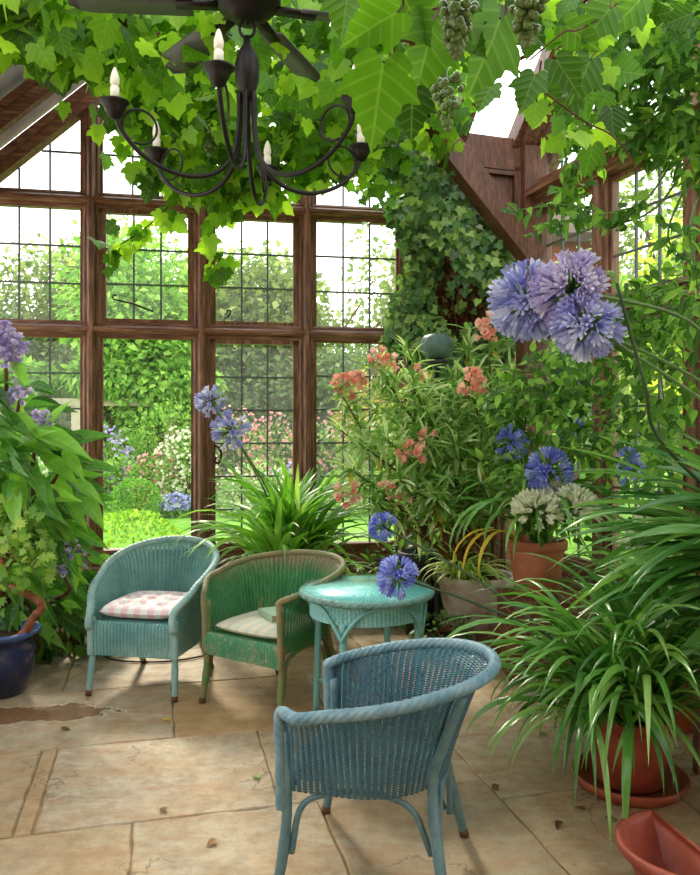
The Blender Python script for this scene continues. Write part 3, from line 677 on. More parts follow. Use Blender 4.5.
# ================================================================== FURNITURE
def plan_curve(hw, yf, y0, b):
    pts = [(hw * (1.0), yf + (y0 - yf) * i / 20) for i in range(20)]
    pts += [(hw * cos(t) ** 1 if True else 0, y0 + b * sin(t)) for t in np.linspace(0, pi, 60)]
    pts += [(-hw, y0 + (yf - y0) * i / 20) for i in range(1, 21)]
    P = np.array(pts)[::-1]                      # from the left front post round the back to the right
    d = np.concatenate([[0], np.cumsum(np.linalg.norm(np.diff(P, axis=0), axis=1))])
    return P, d
def chair(name, label, loc, rz, mat, hw=.262, yf=-.28, y0=.0, b=.27, h_arm=.57, h_back=.76, pw=1.0, flare=.05, lean=.11, seat=.40,
          side_bot=.24, front_bot=.22, front_roll=.06, brace=True, apron_mat=None, group=None, rim_r=.019, arm_drop=.0, leg_at=.19):
    weave, tube_m, rim_m = mat
    root = thing(name, label, 'chair', loc, rz)
    P, d = plan_curve(hw, yf, y0, b); L = d[-1]; pitch = .02
    ncol = int(L / pitch) * 8 + 1; s = np.linspace(0, L, ncol)
    X = np.interp(s, d, P[:, 0]); Y = np.interp(s, d, P[:, 1]); phi = np.abs(2 * s / L - 1)
    T = np.stack([np.gradient(X), np.gradient(Y)], 1); k = 9; T = np.stack([np.convolve(np.pad(T[:, i], k, 'edge'), np.ones(2 * k + 1) / (2 * k + 1), 'valid') for i in (0, 1)], 1)
    T /= np.linalg.norm(T, axis=1)[:, None]; N2 = np.stack([-T[:, 1], T[:, 0]], 1)
    if N2[ncol // 2, 1] < 0: N2 = -N2
    H = h_arm + (h_back - h_arm) * (.5 + .5 * np.cos(pi * phi)) ** pw - arm_drop * np.clip((phi - .78) / .22, 0, 1) ** 2
    FL = flare + (lean - flare) * (.5 + .5 * np.cos(pi * phi)) ** .8
    ec = np.clip((1 - phi) / .12, 0.0, 1); FL = FL * ec
    nr = 30; V = []; ST = []
    def shell(i_s, tz):
        zz = side_bot + (H - side_bot) * tz
        q = np.clip((zz - seat * .8) / (H - seat * .8), 0, 1)
        off = FL * q ** 1.35 + .026 * ec * np.clip((q - .82) / .18, 0, 1) ** 2 - .015 * (1 - np.clip(zz / seat, 0, 1))
        off = off + .0062 * np.abs(np.sin(pi * s / pitch)) ** .8 * np.clip((1 - phi) * 40, 0, 1)
        return np.stack([X + N2[:, 0] * off, Y + N2[:, 1] * off, zz], 1)
    for j in range(nr + 1):
        r = shell(s, np.full(ncol, j / nr)); V.append(r); ST.append(np.stack([s, r[:, 2], s * 0], 1))
    top = V[-1]
    i = np.arange(nr)[:, None]; j = np.arange(ncol - 1)[None, :]
    F = np.stack([i * ncol + j, i * ncol + j + 1, (i + 1) * ncol + j + 1, (i + 1) * ncol + j], -1).reshape(-1, 4)
    o = MB().add(np.concatenate(V), F, .5, np.concatenate(ST)).build('woven_backrest', weave, root, world=False)
    # braided rim: up one front post, over the arm, round the back, down the other post
    idx = np.linspace(0, ncol - 1, 90).astype(int); tp_ = top[idx]
    fl_, fr_ = tp_[0], tp_[-1]
    def post(p):
        x = p[0]; return [np.array((x, yf - .004, front_bot)), np.array((x, yf - .006, (front_bot + p[2]) / 2)), np.array((x, yf - front_roll * .35, p[2] - front_roll)), np.array((x, yf - front_roll * .1, p[2] - front_roll * .12))]
    cut = 4
    path = post(fl_) + [tp_[k] + np.array((0, 0, .004)) for k in range(cut, 90 - cut, 4)] + post(fr_)[::-1]
    path = smooth_path(path, 44)
    MB().tube(path, rim_r, 20, lobes=5, twist=105, flat=1.0).build('braided_rim', rim_m, root, world=False)
    # seat and front apron
    ysb = y0 + b - .02; n = 26; V = []; ST = []
    for a_ in range(n + 1):
        y = yf + .01 + (ysb - yf - .01) * a_ / n
        hwy = hw - .006 if y <= y0 else hw * sqrt(max(0.0004, 1 - ((y - y0) / b) ** 2))
        for c_ in range(n + 1):
            x = -hwy + 2 * hwy * c_ / n
            V.append((x, y, seat - .012 + .012 * cos(pi * x / (2 * hw)) * 1)); ST.append((x, y, 0))
    F = [[a_ * (n + 1) + c_, a_ * (n + 1) + c_ + 1, (a_ + 1) * (n + 1) + c_ + 1, (a_ + 1) * (n + 1) + c_] for a_ in range(n) for c_ in range(n)]
    MB().add(V, np.array(F), .5, ST).build('woven_seat', weave, root, world=False)
    V = []; ST = []; nx = int(2 * hw / pitch) * 8; xs = np.linspace(-hw, hw, nx)
    prof = [(yf - .005, front_bot), (yf - .010, front_bot + (seat - front_bot) * .4), (yf - .010, seat - .03), (yf - .004, seat - .008), (yf + .012, seat), (yf + .03, seat - .004)]
    for (y, z) in prof: V += [(x, y - .0062 * abs(sin(pi * (x + hw) / pitch)) ** .8, z) for x in xs]; ST += [(x + hw, z, 0) for x in xs]
    F = np.array([[a_ * nx + c_, a_ * nx + c_ + 1, (a_ + 1) * nx + c_ + 1, (a_ + 1) * nx + c_] for a_ in range(5) for c_ in range(nx - 1)])
    MB().add(np.array(V), F, .5, np.array(ST)).build('woven_apron', apron_mat or weave, root, world=False)
    # legs
    legs = []
    for sx in (-1, 1):
        pts = [(sx * hw * .985, yf + .012, h_arm - .06 - arm_drop), (sx * hw * .985, yf + .010, .22), (sx * (hw + .006), yf - .02, 0.0)]
        P_ = smooth_path(pts, 8); lg = MB().tube(P_, np.interp(P_[:, 2], [0, .16, .2, .6], [.0155, .020, .0175, .015]), 10).build('leg', tube_m, root, world=False)
        MB().tube([(sx * (hw + .0062), yf - .0205, 0), (sx * (hw + .004), yf - .0165, .028)], .0175, 10).build('worn_foot', 'foot', lg, world=False)
        i_ = int(ncol * (.5 + sx * leg_at)); tpp = V_ = None
        q = shell(s, np.full(ncol, .93))[i_]; m_ = shell(s, np.full(ncol, .45))[i_]; l_ = shell(s, np.full(ncol, .0))[i_]
        nn = np.array((N2[i_, 0], N2[i_, 1], 0)) * .017
        pts = [q + nn, m_ + nn, l_ + nn, np.array((sx * (hw * .86 + .01), y0 + b + .035, 0.0))]
        P_ = smooth_path(pts, 8); lg = MB().tube(P_, np.interp(P_[:, 2], [0, .2, .3, .7], [.015, .0205, .0185, .015]), 10).build('leg', tube_m, root, world=False)
        f = pts[-1]; g = P_[-3]; MB().tube([f, f + (g - f) * .03 / max(.01, g[2])], .0172, 10).build('worn_foot', 'foot', lg, world=False)
        legs.append((np.array((sx * hw * .985, yf + .012, 0)), l_ + nn, sx))
    if brace:
        for a_, l_, sx in legs:
            r_ = np.array((l_[0], l_[1] + .01, 0)); up = side_bot + .0
            pts = [a_ + (r_ - a_) * .03 + np.array((0, 0, .13)), a_ + (r_ - a_) * .10 + np.array((0, 0, up - .055)), a_ + (r_ - a_) * .30 + np.array((sx * .008, 0, up - .008)),
                   a_ + (r_ - a_) * .60 + np.array((sx * .008, 0, up - .008)), a_ + (r_ - a_) * .84 + np.array((0, 0, up - .06)), a_ + (r_ - a_) * .97 + np.array((0, 0, .13))]
            MB().tube(smooth_path(pts, 8), .0105, 8).build('arched_brace', tube_m, root, world=False)
        a_, b_ = legs[0][1], legs[1][1]
        pts = [np.array((a_[0], a_[1] + .015, .12)), np.array((a_[0] * .8, a_[1] + .02, side_bot - .03)), np.array((0, y0 + b + .0, side_bot - .005)), np.array((b_[0] * .8, b_[1] + .02, side_bot - .03)), np.array((b_[0], b_[1] + .015, .12))]
        MB().tube(smooth_path(pts, 8), .0105, 8).build('arched_brace', tube_m, root, world=False)
    return root

chair('wicker_armchair', 'teal woven armchair with a pink checked cushion by the window', (-1.122, 4.50, 0), R(-11.5), ('weaveA', 'tubeA', 'rimA'), hw=.245,
      h_arm=.55, h_back=.758, pw=.9, flare=.018, lean=.09, side_bot=.215, front_bot=.22, seat=.405, front_roll=.09, brace=False, arm_drop=.07, rim_r=.017)
chair('wicker_armchair', 'worn green woven armchair with a book lying on its cushion', (-.40, 4.245, 0), R(-34), ('weaveB', 'tubeB', 'rimB'),
      h_arm=.63, h_back=.722, pw=.8, flare=.045, lean=.08, side_bot=.33, front_bot=.26, seat=.375, front_roll=.035, apron_mat='apronB', hw=.258, arm_drop=.03, rim_r=.0135)
chair('wicker_armchair', 'blue woven armchair without a cushion, nearest the camera', (.055, 2.655, 0), R(-105.2), ('weaveC', 'tubeC', 'rimC'), yf=-.205, leg_at=.115,
      h_arm=.575, h_back=.69, pw=.75, flare=.05, lean=.13, side_bot=.33, front_bot=.27, seat=.375, front_roll=.03, rim_r=.0165)

def cushion(name, label, mat, loc, rz, hx, hy, h, tufts=()):
    n = 44; V = []; F = []
    for sgn in (1, -1):
        for a_ in range(n + 1):
            for c_ in range(n + 1):
                u, v = 2 * a_ / n - 1, 2 * c_ / n - 1
                # squircle map
                x = u * sqrt(1 - v * v * .16); y = v * sqrt(1 - u * u * .16)
                e = (1 - abs(u) ** 5) * (1 - abs(v) ** 5)
                z = max(0, e) ** .5 * h * .5
                if sgn > 0:
                    for tx, ty in tufts: z -= .42 * h * math.exp(-((u - tx) ** 2 + (v - ty) ** 2) / .022)
                V.append((x * hx, y * hy, h * .5 + sgn * z))
    k = (n + 1) ** 2
    for a_ in range(n):
        for c_ in range(n):
            i = a_ * (n + 1) + c_; F.append([i, i + n + 1, i + n + 2, i + 1]); F.append([k + i, k + i + 1, k + i + n + 2, k + i + n + 1])
    o = MB().add(V, np.array(F)).build(name, mat, None); o.location = loc; o.rotation_euler = (0, 0, rz); return tag(o, label, 'cushion')
def local(cx, cy, rz, x, y, z): return (cx + x * cos(rz) - y * sin(rz), cy + x * sin(rz) + y * cos(rz), z)
cushion('seat_cushion', 'pink and white checked tufted cushion on the teal chair', 'check', local(-1.122, 4.50, R(-11.5), 0, -.035, .406), R(-11.5), .232, .24, .085,
        [(-.5, -.5), (0, -.5), (.5, -.5), (-.5, 0), (0, 0), (.5, 0), (-.5, .5), (0, .5), (.5, .5)])
cushion('seat_cushion', 'cream striped cushion on the worn green chair', 'stripe', local(-.40, 4.245, R(-34), 0, -.045, .376), R(-34), .235, .225, .06)
bl = local(-.40, 4.245, R(-34), .02, -.02, .437)
bk = thing('book', 'pale green hardback book lying on the cream cushion', 'book', bl, R(-34 + 62))
m_ = MB(); m_.box(-.068, .068, -.10, .10, 0, .004); m_.box(-.068, .068, -.10, .10, .030, .034); m_.box(-.070, -.066, -.10, .10, 0, .034); m_.build('cover', 'book', bk, world=False, smooth=False)
MB().box(-.066, .063, -.096, .096, .004, .030).build('pages', 'pages', bk, world=False, smooth=False)

# round table
TX, TY, TZ, TR = .0825, 3.88, .675, .335
tb = thing('round_table', 'round turquoise woven table with a glass top', 'table', (TX, TY, 0))
MB().lathe([(.001, TZ - .006), (TR - .004, TZ - .006), (TR - .002, TZ - .003), (TR - .004, TZ), (.001, TZ)], (0, 0, 0), 72).build('glass_top', 'tglass', tb, world=False)
MB().lathe([(.001, TZ - .012), (TR - .02, TZ - .012), (TR - .02, TZ - .03), (.001, TZ - .03)], (0, 0, 0), 72).build('woven_top', 'weaveT', tb, world=False)
th = np.linspace(0, 2 * pi, 900)
MB().tube(np.stack([cos(0) * 0 + np.cos(th) * (TR - .016), np.sin(th) * (TR - .016), np.full(900, TZ - .026)], 1), .0145, 16, lobes=4, twist=90).build('braided_edge', 'edgeT', tb, world=False)
seg = 27 * 4 * 1; n = 600; th = np.linspace(0, 2 * pi, n, endpoint=False); ra = TR - .055
V = []; ST = []
for z in (TZ - .03, TZ - .08, TZ - .135):
    rr = ra + .0035 * np.abs(np.cos(th * 44)); V.append(np.stack([np.cos(th) * rr, np.sin(th) * rr, np.full(n, z)], 1)); ST.append(np.stack([th * ra, np.full(n, z), th * 0], 1))
j = np.arange(n); F = np.concatenate([np.stack([i * n + j, i * n + (j + 1) % n, (i + 1) * n + (j + 1) % n, (i + 1) * n + j], 1) for i in (0, 1)])
MB().add(np.concatenate(V), F, .5, np.concatenate(ST)).build('woven_apron', 'weaveT', tb, world=False)
for a in (155, 245, 335, 65):
    a = R(a); c_, s_ = cos(a), sin(a)
    P_ = np.array([(c_ * r, s_ * r, z) for r, z in ((.268, TZ - .03), (.272, .4), (.285, .0))])
    lg = MB().tube(smooth_path(P_, 6), .0165, 12).build('leg', 'tubeT', tb, world=False)
    MB().tube([(c_ * .2716, s_ * .2716, .50), (c_ * .2712, s_ * .2712, .59 - .04)], .0205, 12).build('binding', 'tubeT', lg, world=False)
    for sg in (-1, 1):
        pts = []
        for u, z in ((.0, .47), (.035, .53), (.10, .60), (.22, .637), (.30, .64)):
            aa = a + sg * u / .28; pts.append((cos(aa) * .29, sin(aa) * .29, z))
        MB().tube(smooth_path(pts, 6), .0095, 8).build('curved_brace', 'tubeT', tb, world=False)
m_ = []
for i in range(2):
    a = R(155 + 90 * i); MB().tube([(cos(a) * .28, sin(a) * .28, .17 + .02 * i), (-cos(a) * .28, -sin(a) * .28, .17 + .02 * i)], .010, 8).build('stretcher', 'tubeT', tb, world=False)

# ------------------------------------------------------------------ chandelier under the ceiling fan
CX, CY, CZ, CR = -.384, 2.91, 2.575, .48
ch = thing('chandelier', 'black iron chandelier with six candle lamps hanging below the fan', 'chandelier', (CX, CY, CZ))
MB().lathe([(.001, .11), (.018, .11), (.03, .14), (.045, .19), (.047, .24), (.035, .29), (.015, .32), (.012, .35), (.001, .35)], (0, 0, 0), 20).build('body', 'iron', ch, world=False)
m_ = MB(); th = np.linspace(0, 2 * pi, 24)
m_.tube(np.stack([.028 * np.cos(th), th * 0, .378 + .032 * np.sin(th)], 1), .006, 6); m_.tube(np.stack([th * 0, .02 * np.cos(th), .422 + .026 * np.sin(th)], 1), .005, 6)
m_.build('hanging_link', 'iron', ch, world=False)
for a in (-90, -30, 30, 90, 150, 210):
    a = R(a - 3); c_, s_ = cos(a), sin(a)
    prof = [(.03, .14), (.034, .0), (.06, -.11), (.14, -.185), (.26, -.20), (.38, -.155), (.455, -.08), (.48, -.02)]
    P_ = smooth_path([(c_ * r, s_ * r, z) for r, z in prof], 6)
    arm = MB().tube(P_, .0085, 8).build('arm', 'iron', ch, world=False)
    m_ = MB(); th = np.linspace(R(-60), R(290), 30)
    m_.tube(np.stack([c_ * (.395 + .06 * np.cos(th)), s_ * (.395 + .06 * np.cos(th)), -.055 + .06 * np.sin(th)], 1), .0045, 6)
    m_.build('scroll', 'iron', arm, world=False)
    c0 = (c_ * CR, s_ * CR, 0)
    MB().lathe([(.001, -.045), (.018, -.04), (.034, -.012), (.04, .006), (.05, .012), (.05, .018), (.001, .018)], c0, 18).build('candle_cup', 'iron', arm, world=False)
    MB().lathe([(.001, .018), (.0155, .018), (.0155, .066), (.012, .07), (.001, .07)], c0, 14).build('candle_sleeve', 'cream', arm, world=False)
    MB().lathe([(.001, .068), (.012, .07), (.016, .083), (.0155, .098), (.010, .12), (.004, .134), (.001, .137)], c0, 14).build('candle_bulb', 'cream', arm, world=False)
FZ = 3.02
fan = thing('ceiling_fan', 'dark six bladed ceiling fan above the chandelier', 'fan', (CX, CY, FZ))
MB().lathe([(.001, -.04), (.05, -.04), (.065, -.02), (.10, .0), (.125, .03), (.13, .09), (.10, .13), (.03, .15), (.018, .16), (.018, 1.9), (.001, 1.9)], (0, 0, 0), 28).build('motor_housing', 'iron', fan, world=False)
for a in (13, 71, 129, 186, 248, 310):
    a = R(a); c_, s_ = cos(a), sin(a)
    br = MB().bar((c_ * .10, s_ * .10, .015), (c_ * .26, s_ * .26, .01), .05, .012)
    b_ = MB(); n = 12; V = []
    for dz in (0, .008):
        for i in range(n + 1):
            r = .2 + .45 * i / n; w = .055 + .015 * i / n; w *= sqrt(max(.05, 1 - (max(0, i - n + 2.5) / 2.6) ** 2))
            for sg in (-1, 1): V.append((c_ * r - s_ * w * sg, s_ * r + c_ * w * sg, .012 + dz + sg * .014))
    F = []
    m2 = 2 * (n + 1)
    for i in range(n):
        p = 2 * i; F += [[p, p + 1, p + 3, p + 2], [m2 + p, m2 + p + 2, m2 + p + 3, m2 + p + 1], [p, p + 2, m2 + p + 2, m2 + p], [p + 1, m2 + p + 1, m2 + p + 3, p + 3]]
    F += [[0, m2, m2 + 1, 1], [2 * n, 2 * n + 1, m2 + 2 * n + 1, m2 + 2 * n]]
    bo = b_.add(V, np.array(F)).build('blade', 'fanwood', fan, world=False); br.build('blade_iron', 'iron', bo, world=False)

# ================================================================== PLANTS INDOORS
# --- grape vine under the roof
gv = thing('grape_vine', 'grape vine with broad lobed leaves hanging all over the roof', 'vine', (-1.2, 4.6, 3.4))
st = MB()
def wander(mb, p, q, r, n=7, j=.07, sides=7):
    p, q = np.array(p, float), np.array(q, float)
    pts = [p + (q - p) * i / n + (rng.normal(size=3) * j if 0 < i < n else 0) for i in range(n + 1)]
    P_ = smooth_path(pts, 5); mb.tube(P_, np.linspace(r, r * .55, len(P_)), sides); return P_
for a, b, r in (((-2.1, 4.1, 3.35), (-.4, 4.3, 3.75), .03), ((-.4, 4.3, 3.75), (.9, 4.1, 3.7), .024), ((-1.3, 4.2, 3.62), (-.9, 5.5, 3.75), .018), ((-.4, 4.3, 3.75), (.1, 5.5, 3.5), .016),
                ((-1.9, 4.1, 3.4), (-1.5, 3.2, 3.2), .018), ((.3, 4.2, 3.7), (.15, 2.6, 2.95), .014), ((.15, 2.6, 2.95), (.12, 1.7, 2.34), .008), ((.7, 4.1, 3.7), (1.0, 3.2, 3.05), .012)):
    wander(st, a, b, r)
P = []; 
def vbox(n, x, y, z, keep=None):
    q = np.stack([rng.uniform(*x, n), rng.uniform(*y, n), rng.uniform(*z, n)], 1)
    roof = 3.13 + .9 * (q[:, 0] + 2.62); q = q[q[:, 2] < roof - .06]
    return q
P.append(vbox(1350, (-1.75, .75), (3.6, 5.6), (3.35, 3.8)))
P.append(vbox(430, (-1.6, .5), (2.9, 4.2), (3.05, 3.45)))
P.append(vbox(200, (-1.45, .35), (4.6, 5.5), (3.12, 3.4)))
def blob(n, c, r): d = rdir(n) * (rng.random((n, 1)) ** .4); return np.array(c) + d * np.array(r)
# hanging masses, placed by where they hang in the room
P.append(blob(120, W(205, 165, 5.0), (.50, .35, .16))); P.append(blob(120, W(285, 150, 5.0), (.50, .35, .20))); P.append(blob(80, W(180, 115, 4.6), (.35, .3, .2)))
P.append(blob(46, W(120, 75, 4.1), (.22, .2, .22))); P.append(blob(110, W(335, 120, 4.7), (.35, .35, .3))); P.append(blob(28, W(105, 110, 4.2), (.12, .1, .08)))
P.append(blob(60, W(250, 190, 5.1), (.30, .2, .08)))
P.append(blob(80, W(60, 30, 3.6), (.35, .3, .16))); P.append(blob(70, W(20, 20, 3.4), (.3, .3, .1)))
# two trailing strands in front of the windows
def strand(pts, n, sc=.045):
    S = smooth_path(pts, 8); st.tube(S, np.linspace(.006, .003, len(S)), 5)
    t = rng.uniform(0, len(S) - 1, n).astype(int); return S[t] + rng.normal(size=(n, 3)) * sc
P.append(strand([W(205, 165, 5.0), W(160, 215, 5.0), W(128, 240, 4.95), W(98, 254, 4.9)], 30)); P.append(strand([W(235, 190, 5.0), W(216, 225, 5.0), W(212, 262, 5.0), W(206, 272, 5.0)], 24, .05))
P.append(strand([W(270, 170, 5.1), W(225, 190, 5.05), W(205, 205, 5.0)], 26, .08))
P = np.concatenate(P); cut = (P[:, 0] / P[:, 1] < -.30) & ((P[:, 2] - CH) / P[:, 1] < .455) & (P[:, 2] > 2.75) & (rng.random(len(P)) < .95); P = P[~cut]; n = len(P); sz = rng.uniform(.065, .135, n)
tip = norm(np.stack([rng.normal(size=n) * .55, rng.normal(size=n) * .55 - .1, -np.abs(rng.normal(size=n)) * .9 - .25], 1))
nr = norm(np.stack([rng.normal(size=n) * .5, -np.abs(rng.normal(size=n)) - .2, rng.normal(size=n) * .6 + .5], 1))
mb = MB(); leaves(mb, P, tip, nr, sz, T_VINE)
# right hand part of the vine, nearer the camera
Q = np.concatenate([blob(30, W(520, 0, 2.7), (.33, .25, .10)), blob(22, W(585, 40, 2.8), (.18, .25, .14)), blob(16, W(590, 110, 2.7), (.16, .2, .14)), blob(20, W(430, 10, 2.4), (.3, .25, .1)), blob(36, W(610, 15, 2.9), (.35, .3, .16)), blob(14, W(540, 110, 2.9), (.13, .2, .13))]); uv = np.stack([350 + Q[:, 0] / Q[:, 1] * FPX, HZ - (Q[:, 2] - CH) / Q[:, 1] * FPX], 1); Q = Q[~((abs(uv[:, 0] - 494) < 42) & (abs(uv[:, 1] - 122) < 58))]; n = len(Q)
tip = norm(np.stack([rng.normal(size=n) * .7, rng.normal(size=n) * .5, -np.abs(rng.normal(size=n)) * .8 - .2], 1))
nr = norm(np.stack([rng.normal(size=n) * .5, -np.abs(rng.normal(size=n)) - .2, rng.normal(size=n) * .6 + .4], 1))
leaves(mb, Q, tip, nr, rng.uniform(.06, .105, n), T_BIGVINE)
# the large near leaves, their shaded side put into darker leaf tones
BIG = [((398, 12), (345, 40), 1.30, .20), ((383, 62), (372, 140), 1.35, .17), ((412, 92), (412, 136), 1.45, .085), ((432, 22), (422, 90), 1.50, .13), ((500, 18), (478, 92), 1.62, .15), ((452, 24), (486, 52), 1.60, .12),
       ((492, 85), (478, 108), 1.9, .06), ((535, 75), (520, 108), 2.0, .085), ((505, 5), (548, 40), 2.0, .13), ((565, 25), (598, 50), 2.3, .12), ((400, -8), (428, 40), 1.5, .12), ((350, -12), (338, 32), 1.45, .11),
       ((610, 8), (585, 40), 2.3, .12), ((480, -15), (470, 30), 1.7, .12), ((556, 60), (580, 92), 2.2, .1), ((590, 60), (575, 100), 2.3, .1), ((640, 0), (612, 30), 2.4, .12)]
P = np.array([W(*b, y) for b, t, y, s in BIG]); T_ = np.array([W(*t, y - .03) for b, t, y, s in BIG])
d = T_ - P; leaves(mb, P, d, np.stack([rng.normal(size=len(P)) * .45, np.full(len(P), -1.), rng.normal(size=len(P)) * .2], 1), np.linalg.norm(d, axis=1) * .95, (T_BIGVINE[0] * np.array((.74, 1, 1)), T_BIGVINE[1]), rng.uniform(.0, .42, len(P)))
for b, t, y, s in BIG: wander(st, W(b[0] + 6, b[1] - 14, y + .05), W(*b, y), .0028, 3, .008, 5)
for a, b, r in ((W(470, -20, 2.0), W(405, 45, 1.5), .004), (W(405, 45, 1.5), W(380, 62, 1.36), .003), (W(560, -20, 2.4), W(495, 75, 1.8), .004), (W(620, 0, 2.4), W(530, 60, 2.1), .004), (W(500, 55, 2.2), W(640, 170, 2.3), .0035)): wander(st, a, b, r, 4, .02, 6)
st.build('vine_stem', 'vinebark', gv); mb.build('foliage', 'vine', gv)
gm = None
def bunch(c, L, w, n, gr, name='grape_bunch'):
    b = MB(); c = np.array(c, float); b.tube([c + (0, 0, L * .62), c + (0, 0, L * .3), c - (0, 0, L * .3)], .0022, 5)
    for i in range(n):
        t = rng.random(); r = w * (1 - t) ** .55 * sqrt(rng.random()); a = rng.uniform(0, 2 * pi)
        b.ball(c + np.array((cos(a) * r, sin(a) * r, L * .5 - t * L)), gr * rng.uniform(.85, 1.1), 9, 6)
    b.build(name, 'grape', gv)
bunch(W(456, 30, 1.42), .095, .036, 90, .0085); bunch(W(527, 22, 1.5), .085, .036, 80, .0085); bunch(W(447, 102, 1.9), .13, .045, 40, .0095); bunch(W(572, 55, 2.5), .12, .035, 40, .009); bunch(W(565, 88, 2.5), .09, .022, 26, .008)
bunch(W(55, 62, 4.0), .22, .075, 60, .011); bunch(W(172, 108, 4.4), .22, .08, 60, .011); bunch(W(210, 140, 4.6), .2, .07, 46, .011)

# --- ivy on the corner wall
iv = thing('ivy', 'dark green ivy covering the corner wall between window and oak brace', 'ivy', tuple(wb(.85, -.05, 0)))
P = []
while len(P) < 3700:
    s, z = rng.uniform(.24, 1.32), rng.uniform(1.1, 3.7)
    lo = .33 + .07 * sin(z * 5) + (.16 if z < 2.0 else 0) - max(0, z - 2.75) * .42
    if s < lo or z > gz(s) + .12: continue
    hole = ((s - .86) / .21) ** 2 + ((z - 2.50) / .34) ** 2
    if hole < 1 and rng.random() < .93: continue
    bulge = .10 + .14 * (.5 + .5 * sin(s * 9 + z * 4)) + (.10 if z > 2.9 else 0)
    P.append(wb(s, -rng.uniform(.3, 1) * bulge - .03, z))
# a bough of ivy along the rafter foot
for i in range(600):
    t = rng.random(); c = W(366, 118, 5.5) * (1 - t) + W(494, 284, 5.78) * t; P.append(c + rng.normal(size=3) * np.array((.09, .07, .10)))
for i in range(260): P.append(W(385, 150, 5.6) + rng.normal(size=3) * np.array((.13, .1, .17)))
P = np.array(P); n = len(P)
tip = norm(np.stack([rng.normal(size=n) * .6, rng.normal(size=n) * .25 - .3, -np.abs(rng.normal(size=n)) - .3], 1)); nr = norm(np.stack([rng.normal(size=n) * .4 - .1, -np.ones(n), rng.normal(size=n) * .4 + .55], 1))
mb = MB(); leaves(mb, P, tip, nr, rng.uniform(.045, .085, n), T_IVY); mb.build('foliage', 'ivy', iv)
mb = MB(); q = [wb(rng.uniform(.6, 1.2), -rng.uniform(.03, .10), rng.uniform(1.4, 2.9)) for _ in range(420)]; n = len(q)
leaves(mb, q, norm(rdir(n) * .6 + np.array((0, -.2, -.8))), norm(rdir(n) * .5 + np.array((0, -1, .2))), rng.uniform(.04, .08, n), T_IVY); mb.build('dead_foliage', 'ivydead', iv)
mb = MB()
for i in range(16): wander(mb, wb(rng.uniform(.55, 1.2), -.05, .6), wb(rng.uniform(.55, 1.2), -.06, 3.0), rng.uniform(.006, .016), 9, .04, 5)
mb.build('ivy_stem', 'bark', iv)

# --- leafy climbers on the right wall
def climber(name, label, cat, root_loc, blobs, stems, size, mat, tp=T_OVATE, a_rng=None, sm='stalk', stemr=.006, dens=1.0):
    rt = thing(name, label, cat, root_loc); mb = MB(); sm_ = MB()
    for c, r, n in blobs:
        n = int(n * dens); P, d = blob_points(n, c, r, .15)
        tip = norm(rdir(n) * .9 + d * .5 + np.array((-.15, -.15, -.35))); nr = norm(rdir(n) * .6 + np.array((-.2, -.5, .7)))
        leaves(mb, P, tip, nr, rng.uniform(.65, 1.15, n) * size, tp)
    for pts in stems:
        S = smooth_path(pts, 8); sm_.tube(S, np.linspace(stemr, stemr * .45, len(S)), 5)
        k = max(6, int(len(S) * 1.1)); idx = rng.integers(len(S) // 4, len(S), k)
        leaves(mb, S[idx] + rng.normal(size=(k, 3)) * .012, norm(rdir(k) + np.array((0, -.2, -.4))), norm(rdir(k) * .6 + np.array((0, -.7, .5))), rng.uniform(.7, 1.2, k) * size, tp)
    sm_.build('stem', sm, rt); mb.build('foliage', mat, rt); return rt
UP = [(W(640, 45, 3.5), (.42, .35, .28), 420), (W(690, 100, 3.3), (.30, .35, .26), 300), (W(600, 105, 3.6), (.22, .2, .18), 120), (W(660, 135, 3.45), (.30, .2, .10), 150), (W(585, 150, 3.7), (.16, .15, .14), 60),
      (W(690, 30, 3.2), (.35, .3, .3), 300), (W(655, 5, 3.4), (.4, .3, .12), 160), (W(570, 195, 3.8), (.10, .1, .12), 26), (W(690, 165, 3.3), (.12, .1, .12), 40)]
climber('creeper', 'light green creeper trailing over the top of the right hand windows', 'climber', tuple(wr(3.3, -.2, 0)), UP,
        [[W(690, 160, 3.3), W(655, 208, 3.4), W(615, 222, 3.55), W(570, 205, 3.7), W(505, 212, 3.9)], [W(700, 110, 3.3), W(650, 195, 3.4), W(612, 212, 3.5), W(560, 222, 3.7), W(528, 235, 3.8)], [W(690, 175, 3.3), W(668, 235, 3.4), W(690, 265, 3.4)],
         [W(560, 120, 3.7), W(568, 180, 3.8), W(562, 230, 3.9)], [W(700, 190, 3.3), W(690, 230, 3.2), W(698, 290, 3.2)], [tuple(wr(3.3, -.2, 0.0)), tuple(wr(3.28, -.22, 1.2)), tuple(wr(3.3, -.25, 2.2)), W(690, 60, 3.3)]], .072, 'creeper_dark', dens=1.35)
LOW = [(W(640, 310, 3.9), (.30, .22, .20), 330), (W(690, 300, 3.5), (.22, .25, .25), 240), (W(600, 350, 4.2), (.28, .2, .22), 260), (W(545, 385, 4.5), (.28, .22, .22), 330), (W(505, 410, 4.7), (.2, .2, .16), 130), (W(590, 420, 4.3), (.28, .2, .28), 330),
       (W(530, 450, 4.6), (.3, .2, .25), 280), (W(660, 380, 3.8), (.26, .2, .26), 240), (W(640, 450, 4.0), (.25, .2, .25), 160), (W(560, 500, 4.5), (.35, .2, .25), 160)]
climber('scrambling_climber', 'bushy small leaved climber along the foot of the right wall behind the blue flowers', 'climber', (1.75, 4.35, 0), LOW,
        [[(1.75, 4.35, .0), (1.7, 4.4, .6), (1.5, 4.4, 1.2), W(545, 340, 4.5)], [(1.75, 4.35, 0), (1.75, 4.2, .9), (1.65, 4.1, 1.6), W(650, 290, 3.9)], [(1.7, 4.35, 0), (1.4, 4.5, .7), W(520, 430, 4.6), W(500, 395, 4.7)]], .07, 'creeper_dark', T_OVATE, dens=.82)

